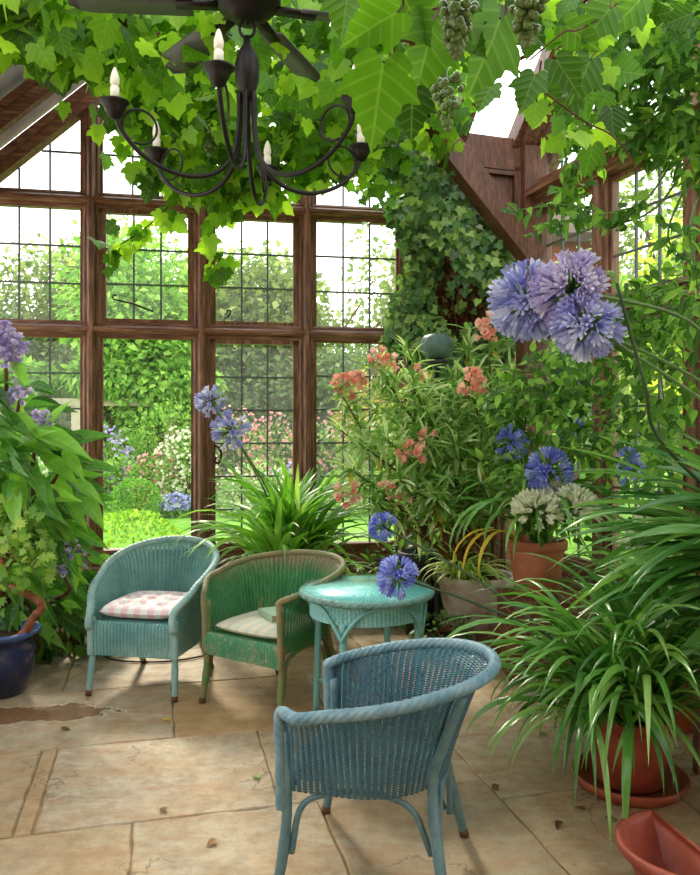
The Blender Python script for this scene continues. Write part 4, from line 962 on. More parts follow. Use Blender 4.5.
# --- oleander in a limewashed pot with a spider plant at its foot
OX, OY = .86, 5.33
ol = thing('potted_oleander', 'tall oleander with salmon pink flowers in a limewashed pot', 'potted plant', (OX, OY, 0))
PB = (OX, OY, .04)
ob = MB().lathe([(.001, 0), (.15, 0), (.165, .02), (.225, .2), (.25, .34), (.262, .37), (.265, .41), (.25, .42), (.235, .41), (.21, .3), (.1, .05)], PB, 40).build('pot', 'limewash', ol)
MB().lathe([(.001, .39), (.23, .385), (.22, .33)], PB, 24).build('soil', 'soil', ol)
mb = MB(); lf = MB(); yl = MB(); tips = []
ends = [((340, 392), 4.9), ((372, 360), 5.0), ((388, 440), 4.8), ((352, 470), 4.75), ((412, 385), 5.1), ((452, 372), 5.2), ((468, 330), 5.3), ((490, 345), 5.2), ((475, 400), 4.9), ((425, 440), 4.8), ((455, 440), 4.85), ((500, 395), 5.0), ((512, 370), 5.1),
        ((400, 480), 4.7), ((435, 490), 4.75), ((480, 460), 4.8), ((372, 500), 4.75), ((340, 430), 4.85), ((408, 350), 5.25), ((505, 440), 4.9), ((460, 385), 5.2), ((430, 410), 5.15), ((448, 468), 5.1), ((405, 420), 5.15), ((485, 430), 5.2), ((470, 500), 5.0)]
for (u, v), y in ends:
    e_ = W(u, v, y); b_ = np.array((OX + rng.normal() * .06, OY + rng.normal() * .05, .42)); mid = b_ * .45 + e_ * .55 + np.array((rng.normal() * .05, 0, -.02)); mid[2] = .42 + (e_[2] - .42) * .6
    S = smooth_path([b_, mid, e_], 12); mb.tube(S, np.linspace(.014, .004, len(S)), 6); k = 64
    idx = (len(S) * (.42 + .58 * rng.random(k) ** .7)).astype(int).clip(0, len(S) - 1)
    t_ = norm(np.gradient(S, axis=0)[idx]); out = norm(rdir(k) + np.array((0, -.25, 0)))
    leaves(lf, S[idx], norm(out + t_ * .55 + np.array((0, 0, -.15))), norm(rdir(k) * .5 + np.array((0, -.3, 1))), rng.uniform(.11, .19, k), T_LANCE); tips.append(e_)
    if rng.random() < .45: j = rng.integers(3, 7); leaves(yl, S[idx[:j]], norm(rdir(j) * .5 + np.array((0, 0, -1))), rdir(j), rng.uniform(.09, .15, j), T_LANCE)
for i in range(700):
    pass
P, d = blob_points(1300, W(430, 440, 5.05), (.60, .22, .60), .1); n = len(P)
uv = np.stack([350 + P[:, 0] / P[:, 1] * FPX, HZ - (P[:, 2] - CH) / P[:, 1] * FPX], 1); ok = (np.hypot(uv[:, 0] - 437, uv[:, 1] - 346) > 34); P = P[ok]; n = len(P)
leaves(lf, P, norm(rdir(n) + np.array((0, -.2, -.1))), norm(rdir(n) * .6 + np.array((0, -.4, .8))), rng.uniform(.08, .15, n), T_LANCE)
mb.build('stem', 'bark', ol); lf.build('foliage', 'oleander', ol); yl.build('yellowed_leaves', 'yellowleaf', ol)
def cluster(root, c, r, n, mat, tp, fs, nm='flower_cluster', up=(0, -.5, .5)):
    P, d = blob_points(n, c, (r, r * .8, r * .9), .4); mb = MB()
    for p in P: mb.tube([c, p], .0022, 4)
    return leaves(mb, P, norm(d + np.array(up)), rdir(n), rng.uniform(.8, 1.2, n) * fs, tp).build(nm, mat, root)
for u, v, y, r, n in ((347, 384, 4.85, .075, 16), (356, 381, 4.9, .05, 9), (378, 357, 4.98, .05, 9), (420, 374, 5.1, .05, 8), (487, 320, 5.15, .06, 12), (486, 334, 5.15, .06, 12), (500, 322, 5.2, .04, 6), (474, 382, 4.85, .075, 14), (470, 388, 4.85, .05, 8),
                      (412, 453, 4.75, .07, 14), (348, 494, 4.72, .06, 11), (386, 490, 4.7, .035, 5), (404, 499, 4.7, .03, 4), (427, 436, 4.78, .035, 5), (392, 362, 5.0, .035, 5)):
    cluster(ol, W(u, v, y), r, n, 'salmon', T_OPEN, .034)
# spider plant
sp = thing('spider_plant', 'yellow green striped spider plant at the foot of the oleander', 'spider plant', (.74, 5.18, .44))
strap_plant(sp, (.74, 5.16, .45), 90, (.22, .42), .016, 'spider', (30, 85), (1.6, 3.0), (120, 400), .04, 4)
saucer('saucer', 'terracotta saucer under the limewashed oleander pot', (OX, OY, 0), .27, .045, 'terra_pale')

# --- blue green ribbed gourd on a dark stand, among the oleander leaves
G = W(437, 346, 5.42)
gs = thing('plant_stand', 'thin dark metal stand carrying the ribbed gourd', 'stand', (G[0], G[1], 0))
MB().lathe([(.001, 0), (.13, 0), (.13, .02), (.02, .04), (.018, G[2] - .14), (.08, G[2] - .12), (.08, G[2] - .10), (.001, G[2] - .10)], (0, 0, 0), 20).build('stand', 'darkpot', gs, world=False)
n = 48; V = []; m = 18
for i in range(m + 1):
    t = pi * i / m
    for j in range(n):
        a = 2 * pi * j / n; rr = .118 * (sin(t) ** .8 if 0 < i < m else 0.001) * (1 - .16 * abs(cos(a * 2.5 + .6)) ** 6); V.append((rr * cos(a), rr * sin(a), -.097 * cos(t) + (-.018 * sin(t) ** 0 * max(0, cos(pi - t)) ** 8)))
F = [[i * n + j, i * n + (j + 1) % n, (i + 1) * n + (j + 1) % n, (i + 1) * n + j] for i in range(m) for j in range(n)]
go = MB().add(V, np.array(F)).build('gourd', 'gourd', None); go.location = (G[0], G[1], G[2]); tag(go, 'blue green ribbed gourd among the oleander leaves', 'gourd')

# --- agapanthus clump by the back window, behind the chairs
A1 = np.array((-.36, 5.3, .36))
ag = thing('potted_agapanthus', 'strap leaved agapanthus in front of the back window behind the green chair', 'potted plant', (A1[0], A1[1], 0))
pot(ag, (A1[0], A1[1], 0), .20, .36, 'terra')
strap_plant(ag, A1 + (0, 0, -.01), 170, (.7, 1.12), .05, 'strap_light', (52, 96), (.9, 2.5), (0, 360), .07, 7, 'foliage', 1.8)
strap_plant(ag, A1 + (0, 0, .01), 40, (.5, .85), .03, 'strap_light', (25, 60), (1.6, 2.6), (100, 440), .07, 5, 'outer_foliage')
for (u, v, y, r) in ((211, 401, 5.05, .105), (232, 431, 4.95, .135)):
    h = W(u, v, y); stalk(ag, [A1, A1 * .5 + h * .5 + (.06, 0, .05), h], .008, .006); flower_head(ag, h, r, (-.4, -.5, .6), 'lilac', 46)

# --- agapanthus with white heads in a terracotta pot on a brick plinth
B1 = np.array((1.12, 4.68, 0))
pl = tag(MB().box(-.2, .2, -.2, .2, 0, .46).build('plinth', 'brick', None, smooth=False), 'low brick plinth under the white agapanthus pot', 'plinth'); pl.location = tuple(B1)
wa = thing('potted_agapanthus', 'agapanthus with white and blue heads in a terracotta pot on the brick plinth', 'potted plant', (B1[0], B1[1], .46))
pot(wa, (B1[0], B1[1], .46), .175, .33, 'terra_pale', rb=.72)
cw = B1 + (0, 0, .78)
strap_plant(wa, cw, 70, (.55, .95), .036, 'strap', (45, 88), (1.6, 3.0), (90, 330), .05, 5)
yb = MB(); 
for i in range(3): strap_leaf(yb, cw + (-.12, -.08, .0), R(200 + i * 14), R(35), .62, .03, 2.6, .4 + .2 * i)
yb.build('yellowed_leaf', 'yellowleaf', wa)
for (u, v, y, r, mt) in ((536, 506, 4.2, .145, 'white'), (573, 503, 4.2, .15, 'white'), (554, 495, 4.3, .135, 'white')):
    h = W(u, v, y); stalk(wa, [cw, cw * .5 + h * .5, h - (0, 0, .06)], .008, .006); flower_head(wa, h - (0, 0, .05), r, (0, -.3, 1), mt, 84, 'stalk', 1.5, .6)
for (u, v, y, r) in ((512, 443, 4.5, .10), (549, 470, 4.3, .135), (572, 431, 4.7, .09)):
    h = W(u, v, y); stalk(wa, [cw, cw * .4 + h * .6 + (.05, 0, 0), h], .007, .005, 'darkstalk'); flower_head(wa, h, r, (-.6, -.5, .2), 'blue', 64)

# --- big agapanthus in a red terracotta pot, front right
R1 = np.array((1.145, 3.2, 0))
ra_ = thing('potted_agapanthus', 'large arching agapanthus in a red terracotta pot standing in a saucer at right', 'potted plant', (R1[0], R1[1], .018))
saucer('saucer', 'wide terracotta saucer under the large red pot', tuple(R1), .232, .05, 'terra_red')
pot(ra_, (R1[0], R1[1], .018), .175, .29, 'terra_red', rb=.74)
c1 = R1 + (0, 0, .30)
strap_plant(ra_, c1, 210, (.55, .95), .029, 'strap', (42, 90), (1.5, 2.5), (70, 380), .075, 9, 'foliage', 1.5)
strap_plant(ra_, c1, 80, (.45, .72), .029, 'strap', (25, 60), (1.5, 2.4), (110, 330), .08, 7, 'outer_foliage', 1.3)
for pts, r in (([c1 + (-.05, .0, .0), W(560, 645, 3.1), W(480, 605, 3.2), W(397, 577, 3.3)], .092), ([c1 + (-.06, .05, .0), W(545, 632, 3.4), W(470, 575, 3.7), W(384, 527, 4.2)], .082)):
    stalk(ra_, pts, .0075, .0055, 'darkstalk'); flower_head(ra_, pts[-1], r, (-.8, -.2, .4), 'blue', 72)

# --- another behind it in the corner of the bench (leaves arch in from the right)
E1 = np.array((1.66, 3.05, 0))
bn = thing('plant_bench', 'wooden bench at the right edge carrying an arching agapanthus', 'bench', tuple(E1))
MB().box(-.2, .32, -.28, .3, .56, .60).build('bench_top', 'wood_rail', bn, world=False, smooth=False)
for x, y in ((-.17, -.25), (.28, -.25), (-.17, .26), (.28, .26)): MB().box(x - .025, x + .025, y - .025, y + .025, 0, .56).build('leg', 'wood', bn, world=False, smooth=False)
ea = thing('potted_agapanthus', 'broad leaved agapanthus on the bench with the biggest lilac heads', 'potted plant', (E1[0], E1[1], .60))
pot(ea, (E1[0], E1[1], .60), .17, .30, 'terra')
c2 = E1 + (.12, 0, .90)
strap_plant(ea, c2, 84, (.7, 1.05), .062, 'strap_dark', (8, 58), (.7, 1.6), (130, 255), .07, 7, 'foliage', 1.5)
strap_plant(ea, c2 + (0, 0, -.05), 30, (.6, .95), .05, 'strap_dark', (-8, 26), (.5, 1.3), (140, 260), .07, 5, 'outer_foliage', 1.4)
for pts, r, ax, mt in (([c2, W(735, 400, 2.95), W(690, 322, 2.95), W(572, 290, 2.9)], .145, (-.8, -.3, -.1), 'mauve'), ([c2, W(745, 440, 2.9), W(695, 395, 2.9), W(588, 325, 2.85)], .13, (-.6, -.3, -.55), 'lilac'),
                       ([c2 + (0, .05, 0), W(740, 430, 3.0), W(690, 375, 3.05), W(528, 302, 3.1)], .155, (-.8, -.4, .0), 'lilac')):
    stalk(ea, pts, .0085, .007); flower_head(ea, pts[-1], r, ax, mt, 105, 'stalk', 2.1, .1, .46)
stalk(ea, [c2, W(668, 450, 2.9), W(645, 385, 2.8), W(617, 283, 2.75)], .008, .006, 'darkstalk')
# further pot behind with white heads
K1 = np.array((1.62, 3.85, 0))
ka = thing('potted_agapanthus', 'strap leaved agapanthus with small white heads between bench and climber', 'potted plant', tuple(K1))
pot(ka, tuple(K1), .19, .34, 'terra'); c3_ = K1 + (0, 0, .34)
strap_plant(ka, c3_, 120, (.6, 1.05), .03, 'strap', (45, 90), (1.2, 2.6), (60, 320), .07, 6)
for (u, v, y, r) in ((640, 535, 3.6, .10), (652, 510, 3.65, .09)):
    h = W(u, v, y); stalk(ka, [c3_, c3_ * .5 + h * .5, h - (0, 0, .04)], .007, .005); flower_head(ka, h - (0, 0, .04), r, (-.2, -.3, 1), 'white', 44, 'stalk', 1.6, .5)
for (u, v, y, r) in ((632, 472, 3.9, .08), (628, 458, 3.9, .06)):
    h = W(u, v, y); stalk(ka, [c3_, c3_ * .5 + h * .5, h], .006, .005); flower_head(ka, h, r, (-.3, -.3, 1), 'blue', 30)

# --- empty half round wall planter, front right
hp = MB(); hx, hy = 1.045, 2.40
ro = [(.10, 0), (.15, .06), (.195, .16), (.215, .165), (.217, .19), (.20, .192), (.188, .17), (.135, .06), (.001, .03)]
hp.lathe([(.001, 0)] + ro, (0, 0, 0), 30, ang=pi, a0=pi / 2)
pr = [(.001, 0)] + ro
fl_ = [(r, z) for r, z in ro[:5]]
V = [(0.0, -r, z) for r, z in fl_] + [(0.0, r, z) for r, z in fl_][::-1]; k = len(V)
V2 = [(.014, y, z) for x, y, z in V]; hp.add(V + V2, [list(range(k)), list(range(k, 2 * k))[::-1]] + [[i, (i + 1) % k, k + (i + 1) % k, k + i] for i in range(k)])
po = hp.build('wall_planter', 'terra_red', None); po.location = (hx, hy, 0); po.rotation_euler = (0, 0, R(12)); tag(po, 'empty half round terracotta planter at the bottom right corner', 'planter')

# --- left: broad leaved shrub with lilac flowers
ls = thing('flowering_shrub', 'broad leaved shrub with pale lilac flower clusters at the left window', 'shrub', (-2.08, 4.75, 0))
mb = MB()
for c, r, n, s_ in ((W(-5, 420, 4.5), (.30, .4, .30), 74, .27), (W(22, 470, 4.45), (.30, .4, .28), 84, .29), (W(0, 530, 4.6), (.36, .4, .36), 100, .27), (W(48, 515, 4.6), (.20, .3, .26), 40, .27), (W(25, 600, 4.85), (.36, .35, .22), 90, .22), (W(70, 560, 4.9), (.18, .2, .24), 36, .18)):
    P, d = blob_points(n, c, r, .3); tip = norm(d * .5 + rdir(n) * .5 + np.array((.55, -.25, -.42))); nr = norm(np.array((.1, -.75, .65)) + rdir(n) * .45)
    leaves(mb, P, tip, nr, rng.uniform(.55, 1.1, n) * s_, T_LONG)
for b, t, y in (((30, 430), (90, 446), 4.2), ((2, 415), (54, 436), 4.2), ((50, 425), (63, 400), 4.25), ((62, 450), (86, 476), 4.25), ((40, 455), (80, 478), 4.3), ((72, 480), (104, 498), 4.35), ((82, 495), (106, 525), 4.4), ((62, 496), (88, 524), 4.4), ((12, 470), (28, 506), 4.2), ((14, 360), (28, 385), 4.2)):
    leaves(mb, [W(*b, y)], [W(*t, y - .05) - W(*b, y)], [(.2, -.6, .75)], np.linalg.norm(W(*t, y - .05) - W(*b, y)), T_LONG, np.array([.8]))
mb.build('foliage', 'shrub', ls)
mb = MB()
for e_ in (W(5, 345, 4.3), W(45, 415, 4.3), W(60, 470, 4.4), W(20, 400, 4.4), W(70, 540, 4.6), W(0, 450, 4.5), W(40, 520, 4.5)): wander(mb, (-2.08 + rng.normal() * .04, 4.75, 0), e_, .018, 6, .04)
mb.build('stem', 'bark', ls)
for u, v, y, r, n in ((4, 335, 4.2, .07, 44), (16, 345, 4.2, .06, 40), (10, 360, 4.2, .05, 26), (1, 352, 4.2, .06, 30), (18, 396, 4.25, .05, 26), (43, 419, 4.25, .045, 26), (22, 394, 4.2, .04, 18), (62, 558, 4.5, .045, 22), (58, 571, 4.45, .045, 22), (72, 545, 4.55, .03, 10), (82, 548, 4.6, .03, 10)):
    cluster(ls, W(u, v, y), r, n, 'mauve', T_OPEN, .022)
# dark low foliage on the floor below it
lp = thing('low_plant', 'dark leafy low plant on the floor below the lilac flowered shrub', 'plant', (-1.85, 4.95, 0))
mb = MB(); bush_mesh(mb, 120, (-1.80, 5.0, .24), (.32, .28, .24), .16, T_OVATE, .4, .3); mb.build('foliage', 'lowleaf', lp)
mb = MB()
for i in range(10): wander(mb, (-1.8, 5.0, 0), (-1.8 + rng.normal() * .15, 5.0 + rng.normal() * .12, .35), .008, 3, .02, 5)
mb.build('stem', 'bark', lp)

# --- twisted stem plant in a blue glazed pot
BX, BY = -1.95, 4.3
bl_ = thing('potted_pelargonium', 'twisted red brown stemmed plant in a blue glazed pot at left', 'potted plant', (BX, BY, 0))
MB().lathe([(.001, 0), (.13, 0), (.155, .02), (.20, .14), (.205, .24), (.185, .30), (.20, .31)], (BX, BY, 0), 44).build('pot', 'blueglaze', bl_)
MB().lathe([(.20, .31), (.235, .335), (.237, .35), (.225, .356), (.195, .33), (.185, .30)], (BX, BY, 0), 44).build('pot_rim', 'bluerim', bl_)
MB().lathe([(.001, .30), (.1, .305), (.188, .295), (.18, .27)], (BX, BY, 0), 24).build('soil', 'soil', bl_)
S = smooth_path([(BX + .02, BY - .05, .29), W(6, 643, 4.25), W(24, 633, 4.22), W(33, 618, 4.2), W(42, 606, 4.2), W(31, 596, 4.2), W(20, 591, 4.22), W(9, 583, 4.25), W(2, 563, 4.25), W(-6, 545, 4.25), W(-12, 520, 4.25)], 8)
MB().tube(S, np.linspace(.024, .017, len(S)) * (1 + .10 * np.sin(np.arange(len(S)) * 1.7)), 10).build('twisted_stem', 'redbark', bl_)
mb = MB(); tw = MB()
for pts, n in (([W(0, 560, 4.25), W(12, 538, 4.15), W(28, 522, 4.1)], 26), ([W(9, 583, 4.25), W(25, 575, 4.15), W(38, 558, 4.1)], 18), ([W(0, 552, 4.25), W(22, 552, 4.2), W(42, 545, 4.2)], 22), ([W(-6, 545, 4.25), W(5, 520, 4.2), W(10, 500, 4.2)], 20), ([W(-8, 600, 4.2), W(0, 590, 4.1), W(4, 580, 4.1)], 12)):
    s_ = smooth_path(pts, 6); tw.tube(s_, .005, 5); e_ = s_[-1]; n = n * 2
    P = s_[rng.integers(len(s_) // 2, len(s_), n)] + rng.normal(size=(n, 3)) * .045
    leaves(mb, P, norm(rdir(n) + np.array((.2, -.3, -.3))), norm(rdir(n) * .5 + np.array((.2, -.6, .7))), rng.uniform(.035, .07, n), T_PALM)
tw.build('twig', 'stalk', bl_); mb.build('foliage', 'pelarg', bl_)

# --- dark low foliage in the far corner under the oleander, dark pots
cp = thing('low_plant', 'dark small leaved ground cover in the far corner behind the table', 'plant', (.45, 5.75, 0))
mb = MB(); bush_mesh(mb, 420, (.42, 5.7, .30), (.42, .26, .34), .075, T_SMALL, .3, .3); bush_mesh(mb, 260, (.75, 5.75, .75), (.45, .22, .5), .08, T_SMALL, .3, .3); bush_mesh(mb, 160, (.62, 5.1, .12), (.22, .16, .12), .06, T_SMALL, .3, .3); mb.build('foliage', 'lowleaf', cp)
mb = MB()
for i in range(12): wander(mb, (.45 + rng.normal() * .05, 5.75, 0), (.5 + rng.normal() * .2, 5.72 + rng.normal() * .1, .5), .006, 3, .02, 5)
mb.build('stem', 'bark', cp)
dp = thing('plant_pot', 'dark plastic pot half hidden under the oleander', 'plant pot', (.50, 5.52, 0))
MB().lathe([(.001, 0), (.11, 0), (.145, .52), (.16, .53), (.16, .58), (.14, .58), (.135, .5), (.001, .48)], (0, 0, 0), 28).build('pot', 'darkpot', dp, world=False)
# cable lying on the floor
S = smooth_path([W(204, 607, 5.7), (-1.35, 5.0, .012), (-1.62, 4.72, .012), (-1.85, 4.95, .012)], 10); S[:, 2] = np.maximum(.008, S[:, 2] * np.linspace(1, 0, len(S)))
S = smooth_path([(-.75, 5.1, .008), (-1.1, 4.85, .008), (-1.45, 4.86, .008), (-1.62, 5.05, .008), (-1.75, 5.2, .008)], 10)
tag(MB().tube(S, .006, 6).build('cable', 'iron', None), 'thin dark cable lying on the flagstones behind the teal chair', 'cable')
# fallen leaves and crumbs on the floor
proto = None
for i, (u, v, c_) in enumerate(((162, 721, 'yellowleaf'), (258, 780, 'pelarg'), (216, 841, 'ivydead'), (60, 730, 'ivydead'), (165, 813, 'ivydead'), (497, 786, 'ivydead'), (605, 820, 'lowleaf'), (585, 812, 'ivydead'), (560, 823, 'ivydead'), (538, 735, 'pelarg'))):
    y = FPX * CH / (v - HZ); p = W(u, v, y)
    o = leaves(MB(), [(0, 0, .004)], [(cos(i * 2.1), sin(i * 2.1), .1)], [(0, 0, 1)], .05, T_OVATE).build('fallen_leaf', c_, None); o.location = (p[0], p[1], .004)
    tag(o, ['bright yellow leaf fallen in front of the teal chair', 'green leaf fallen left of the blue chair', 'brown leaf lying at the left front of the blue chair', 'brown leaf beside the rusty damp stain', 'brown leaf on the wide slab before the chairs', 'brown leaf right of the blue chair feet',
            'dark leaf crumb left of the empty planter', 'brown leaf near the wide saucer', 'brown leaf on the joint near the empty planter', 'green leaf fallen under the arching agapanthus'][i], 'leaf', 'fallen leaves')

# ================================================================== THE GARDEN
ground = MB().add([(-40, 6.6, -.12), (40, 6.6, -.12), (40, 60, -.12), (-40, 60, -.12), (3.2, -2, -.12), (40, -2, -.12), (3.2, 6.6, -.12)], [[0, 1, 2, 3], [4, 5, 1, 6]])
struct(ground.build('lawn', 'lawn', None), 'bright green lawn outside the windows', 'lawn')
def tree(name, label, c, top, rad, n, size, mat, trunk=True, z0=.2, cat='tree', shell=.35):
    rt = thing(name, label, cat, (c[0], c[1], -.12)); mb = MB(); h = (top - z0) / 2
    k = 7
    n = int(n * 5.5); size *= .8
    for i in range(k):
        cc = np.array((c[0] + rng.uniform(-.5, .5) * rad, c[1] + rng.uniform(-.3, .3) * rad, z0 + h * rng.uniform(.5, 1.45)))
        bush_mesh(mb, n // k, cc, (rad * .62, rad * .5, h * .6), size, T_DIAM, shell, .4, 1.)
    mb.build('crown', mat, rt)
    if trunk:
        t = MB(); wander(t, (c[0], c[1], -.12), (c[0], c[1], z0 + h * 1.2), .06 + rad * .05, 4, .06)
        for i in range(4): wander(t, (c[0], c[1], z0 + h * .5), (c[0] + rng.normal() * rad * .5, c[1] + rng.normal() * rad * .3, z0 + h * 1.4), .05, 4, .08, 5)
        t.build('trunk', 'bark', rt)
    return rt
for nm, lb, x, y, top, rad, n, sz, mt in (
    ('dark_tree', 'dark leafy tree behind the far left window', -10.0, 19, 6.5, 3.0, 2900, .28, 'treedark'), ('dark_tree', 'dark bushy tree behind the second window', -7.0, 20, 6.7, 2.8, 2600, .28, 'tree'),
    ('round_tree', 'bright round topped tree behind the second window', -4.4, 17, 5.9, 1.9, 1900, .24, 'bush'), ('dark_tree', 'tall tree seen behind the hanging vine strand', -3.2, 21, 7.2, 2.6, 2200, .28, 'tree'),
    ('open_tree', 'open crowned tree behind the third window', -1.2, 20, 6.5, 2.4, 1300, .28, 'tree'), ('open_tree', 'thin tree with sky gaps beside the ivy', 1.2, 20, 6.9, 2.2, 700, .28, 'tree'),
    ('golden_tree', 'golden leaved tree low beside the ivy', .7, 17, 4.2, 1.1, 800, .22, 'treegold'), ('dark_tree', 'dark yew like tree at the left edge', -13.0, 22, 6.9, 3.0, 2000, .3, 'treedark'),
    ('open_tree', 'distant tree behind the ivy corner', 3.6, 22, 6.5, 2.4, 1500, .3, 'tree')):
    tree(nm, lb, (x, y), top, rad, n, sz, mt)
for i, (x, y, top, rad) in enumerate(((-11.5, 18.6, 3.4, 2.7), (-7.4, 18.6, 3.7, 2.7), (-3.4, 18.8, 3.9, 2.6), (.2, 18.6, 3.3, 2.5), (3.6, 18.8, 3.5, 2.5))):
    tree('hedge', ['dark hedge behind the left windows', 'dark hedge behind the clear window', 'dark hedge behind the third window', 'blue green hedge behind the window beside the ivy', 'dark hedge behind the ivy wall'][i], (x, y), top, rad, 2900, .22, 'treedark', False, -.1, 'hedge', .5)
for i, (x, y, top, rad, mt) in enumerate(((4.2, 9.0, 4.6, 1.3, 'treelight'), (4.3, 7.0, 5.6, 1.4, 'treelight'), (4.9, 5.0, 5.2, 1.5, 'treelight'), (3.4, 10.5, 4.0, 1.0, 'bush'), (5.4, 11.5, 6.2, 1.7, 'tree'))):
    tree('light_tree', ['yellow green tree outside the right wall, near the house', 'tall yellow green tree outside the second right hand bay', 'yellow green tree outside the third right hand bay', 'green tree outside the corner', 'tall darker tree beyond the yellow green ones'][i], (x, y), top, rad, 1500, .17, mt, True, .2)
# shrubs, clipped balls and border plants
def shrub(name, label, c, rad, n, size, mat, tp=T_DIAM, flowers=None, cat='shrub', shell=.6):
    rt = thing(name, label, cat, (c[0], c[1], -.12)); c = np.array((c[0], c[1], -.12 + rad[2] * .82)); mb = MB()
    P, d = blob_points(n, c, rad, shell); P[:, 2] = np.maximum(P[:, 2], -.1)
    leaves(mb, P, norm(d + rdir(n) * .7 + np.array((0, 0, .1))), norm(d + rdir(n) * .5 + np.array((0, 0, .5))), rng.uniform(.6, 1.2, n) * size, tp); mb.build('foliage', mat, rt)
    s_ = MB()
    for i in range(5): wander(s_, (c[0], c[1], -.12), c + rng.normal(size=3) * np.array(rad) * .3, .015, 3, .02, 5)
    s_.build('stem', 'bark', rt)
    if flowers:
        fm, k, fs = flowers; P, d = blob_points(k, c + np.array((0, -.05, rad[2] * .25)), np.array(rad) * 1.05, .55); P[:, 2] = np.maximum(P[:, 2], .05)
        leaves(MB(), P, norm(d + np.array((0, -.6, .4))), rdir(k), rng.uniform(.7, 1.3, k) * fs, T_OPEN).build('flowers', fm, rt)
    return rt
def gp(u, v, z=-.12): y = FPX * (CH - z) / (v - HZ); return W(u, v, y)
b1 = gp(136, 519); shrub('box_ball', 'clipped round box ball on the lawn seen through the clear window', (b1[0], b1[1]), (.40, .40, .37), 2600, .045, 'box', cat='topiary', shell=.92)
b2 = np.array((-2.05, 7.3)); shrub('box_ball', 'wide yellow green clipped bush just outside the clear window', (-2.05, 7.35), (.50, .45, .42), 2800, .05, 'euonymus', cat='topiary', shell=.9)
for u, v, r, h, n, fs, fm, mt, lb in (
    (177, 517, .30, .34, 300, 110, 'lilac', 'border', 'clump of lilac blue flowers beside the clipped box ball'), (122, 511, .45, 1.0, 260, 0, None, 'bush', 'spiky green border plant behind the box ball'),
    (186, 511, .55, 1.35, 420, 190, 'white', 'border', 'tall clump of white flowers at the right of the clear window'), (108, 508, .5, 1.35, 360, 150, 'mauve', 'border', 'clump of mauve flowers at the left of the clear window'),
    (152, 510, .5, .95, 420, 70, 'pinkf', 'border', 'low border plant dotted with pink flowers behind the box ball'), (172, 506, .95, 2.1, 900, 0, None, 'bush', 'big mounded green shrub behind the white flowers'),
    (60, 509, .6, 1.1, 400, 90, 'white', 'border', 'pale flowered border plant behind the leafy shrub'), (20, 509, .7, 1.2, 400, 0, None, 'bush', 'green border shrub at far left outside'),
    (132, 505, .6, 1.5, 420, 0, None, 'border', 'grey green border shrub behind the pink dotted plant'),
    (238, 506, .7, 1.7, 450, 120, 'pinkf', 'border', 'pink flowered border shrub behind the left half of the third window'), (276, 506, .7, 1.6, 450, 130, 'pinkf', 'border', 'pink flowered border shrub behind the right half of the third window'),
    (330, 506, .8, 1.6, 500, 110, 'pinkf', 'border', 'pink flowered border shrub behind the window beside the ivy'), (375, 506, .8, 1.6, 500, 70, 'white', 'border', 'green and white border shrub close to the ivy'),
    (345, 516, .5, .8, 420, 0, None, 'euonymus', 'bright yellow green shrub outside the window beside the ivy'), (240, 517, .4, .7, 300, 40, 'white', 'border', 'low green border plant behind the iron catch'),
    (290, 515, .5, .8, 340, 50, 'mauve', 'border', 'low border plant with mauve flowers behind the third window'), (380, 514, .4, .8, 320, 0, None, 'euonymus', 'bright green shrub just left of the oleander')):
    p = gp(u, v); shrub('border_plant', lb, (p[0], p[1]), (r, r * .7, h * .55), n * 2, .085, mt, T_DIAM, (fm, int(fs * 2.2), .042) if fs else None, 'border plant', .5)
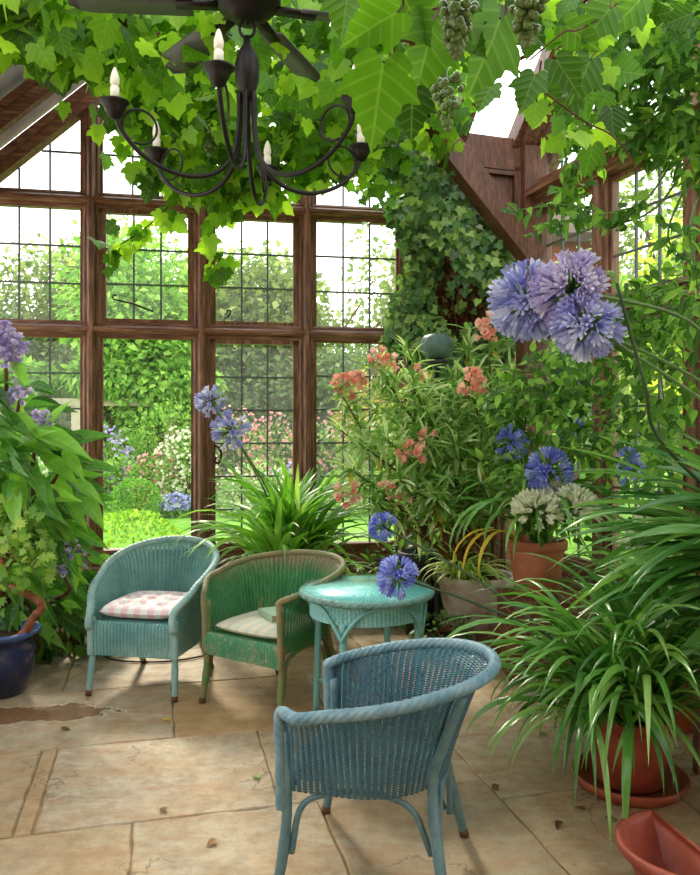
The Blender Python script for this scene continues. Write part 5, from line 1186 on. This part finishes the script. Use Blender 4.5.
# garden wall and beam hung with creeper, behind the borders
gw = thing('garden_pergola', 'low stone pergola beam with posts behind the flower border', 'pergola', (-5.6, 16.5, -.12))
MB().box(-11.2, -3.6, 16.4, 16.65, 1.86, 2.02).build('beam', 'stone', gw, smooth=False)
for x in (-11.0, -8.0, -5.75, -3.8): MB().box(x - .12, x + .12, 16.42, 16.62, -.12, 1.86).build('post', 'stone', gw, smooth=False)
for i, (x, z, r, n) in enumerate(((-10.0, 2.5, 1.3, 1100), (-7.4, 2.45, 1.3, 1100), (-5.1, 2.45, 1.1, 1100), (-3.6, 2.35, 1.0, 900))):
    rt = thing('wall_creeper', ['bright creeper on the pergola at far left', 'bright creeper on the pergola behind the leafy shrub', 'bright creeper on the pergola above the clear window border', 'bright creeper tumbling from the right end of the pergola'][i], 'climber', (x, 16.4, 2.02))
    mb = MB(); bush_mesh(mb, n, (x, 16.4, z), (r, .45, .45), .15, T_OVATE, .4, .3); mb.build('foliage', 'bush', rt)
    s_ = MB(); wander(s_, (x, 16.75, -.12), (x, 16.7, z), .03, 5, .03, 6); s_.build('stem', 'bark', rt)
# a corner of the brick house beyond the right hand wall
hs = thing('house', 'red brick house corner glimpsed through the far right hand bay', 'house', (3.7, 14.0, -.12))
MB().box(3.1, 4.25, 13.2, 16, -.12, 4.6).build('wall', 'housebrick', hs, smooth=False)
MB().add([(2.9, 12.9, 4.5), (4.45, 12.9, 4.5), (4.45, 14.6, 5.3), (2.9, 14.6, 5.3), (2.9, 12.9, 4.65), (4.45, 12.9, 4.65), (4.45, 14.6, 5.45), (2.9, 14.6, 5.45)],
         np.array([[3, 2, 1, 0], [4, 5, 6, 7], [0, 1, 5, 4], [1, 2, 6, 5], [2, 3, 7, 6], [3, 0, 4, 7]])).build('roof', 'tile', hs, smooth=False)

# ================================================================== LIGHT
wd = bpy.data.worlds.new('sky'); SC.world = wd; wd.use_nodes = True; nt = wd.node_tree; bg = nt.nodes['Background']
g = nt.nodes.new('ShaderNodeTexCoord'); sx = nt.nodes.new('ShaderNodeSeparateXYZ'); rp = nt.nodes.new('ShaderNodeValToRGB')
nt.links.new(g.outputs['Generated'], sx.inputs[0]); nt.links.new(sx.outputs[2], rp.inputs[0]); nt.links.new(rp.outputs[0], bg.inputs[0])
e = rp.color_ramp.elements; e[0].position = 0; e[0].color = (1, .95, .86, 1); e[1].position = .5; e[1].color = (.93, .97, 1, 1)
bg.inputs[1].default_value = 2.75
sun = bpy.data.lights.new('sun', 'SUN'); sun.energy = 4.5; sun.angle = R(9); sun.color = (1, .9, .72)
so = bpy.data.objects.new('sun', sun); COL.objects.link(so); so.rotation_euler = Vector((.35, -1, -.85)).to_track_quat('-Z', 'Y').to_euler()
vs = SC.view_settings; SC.display_settings.display_device = 'sRGB'; vs.view_transform = 'Standard'; vs.look = 'None'; vs.gamma = 1; vs.use_curve_mapping = False; vs.exposure = 0.22
SC.cycles.transparent_max_bounces = 24; SC.cycles.max_bounces = 8; SC.cycles.use_denoising = True
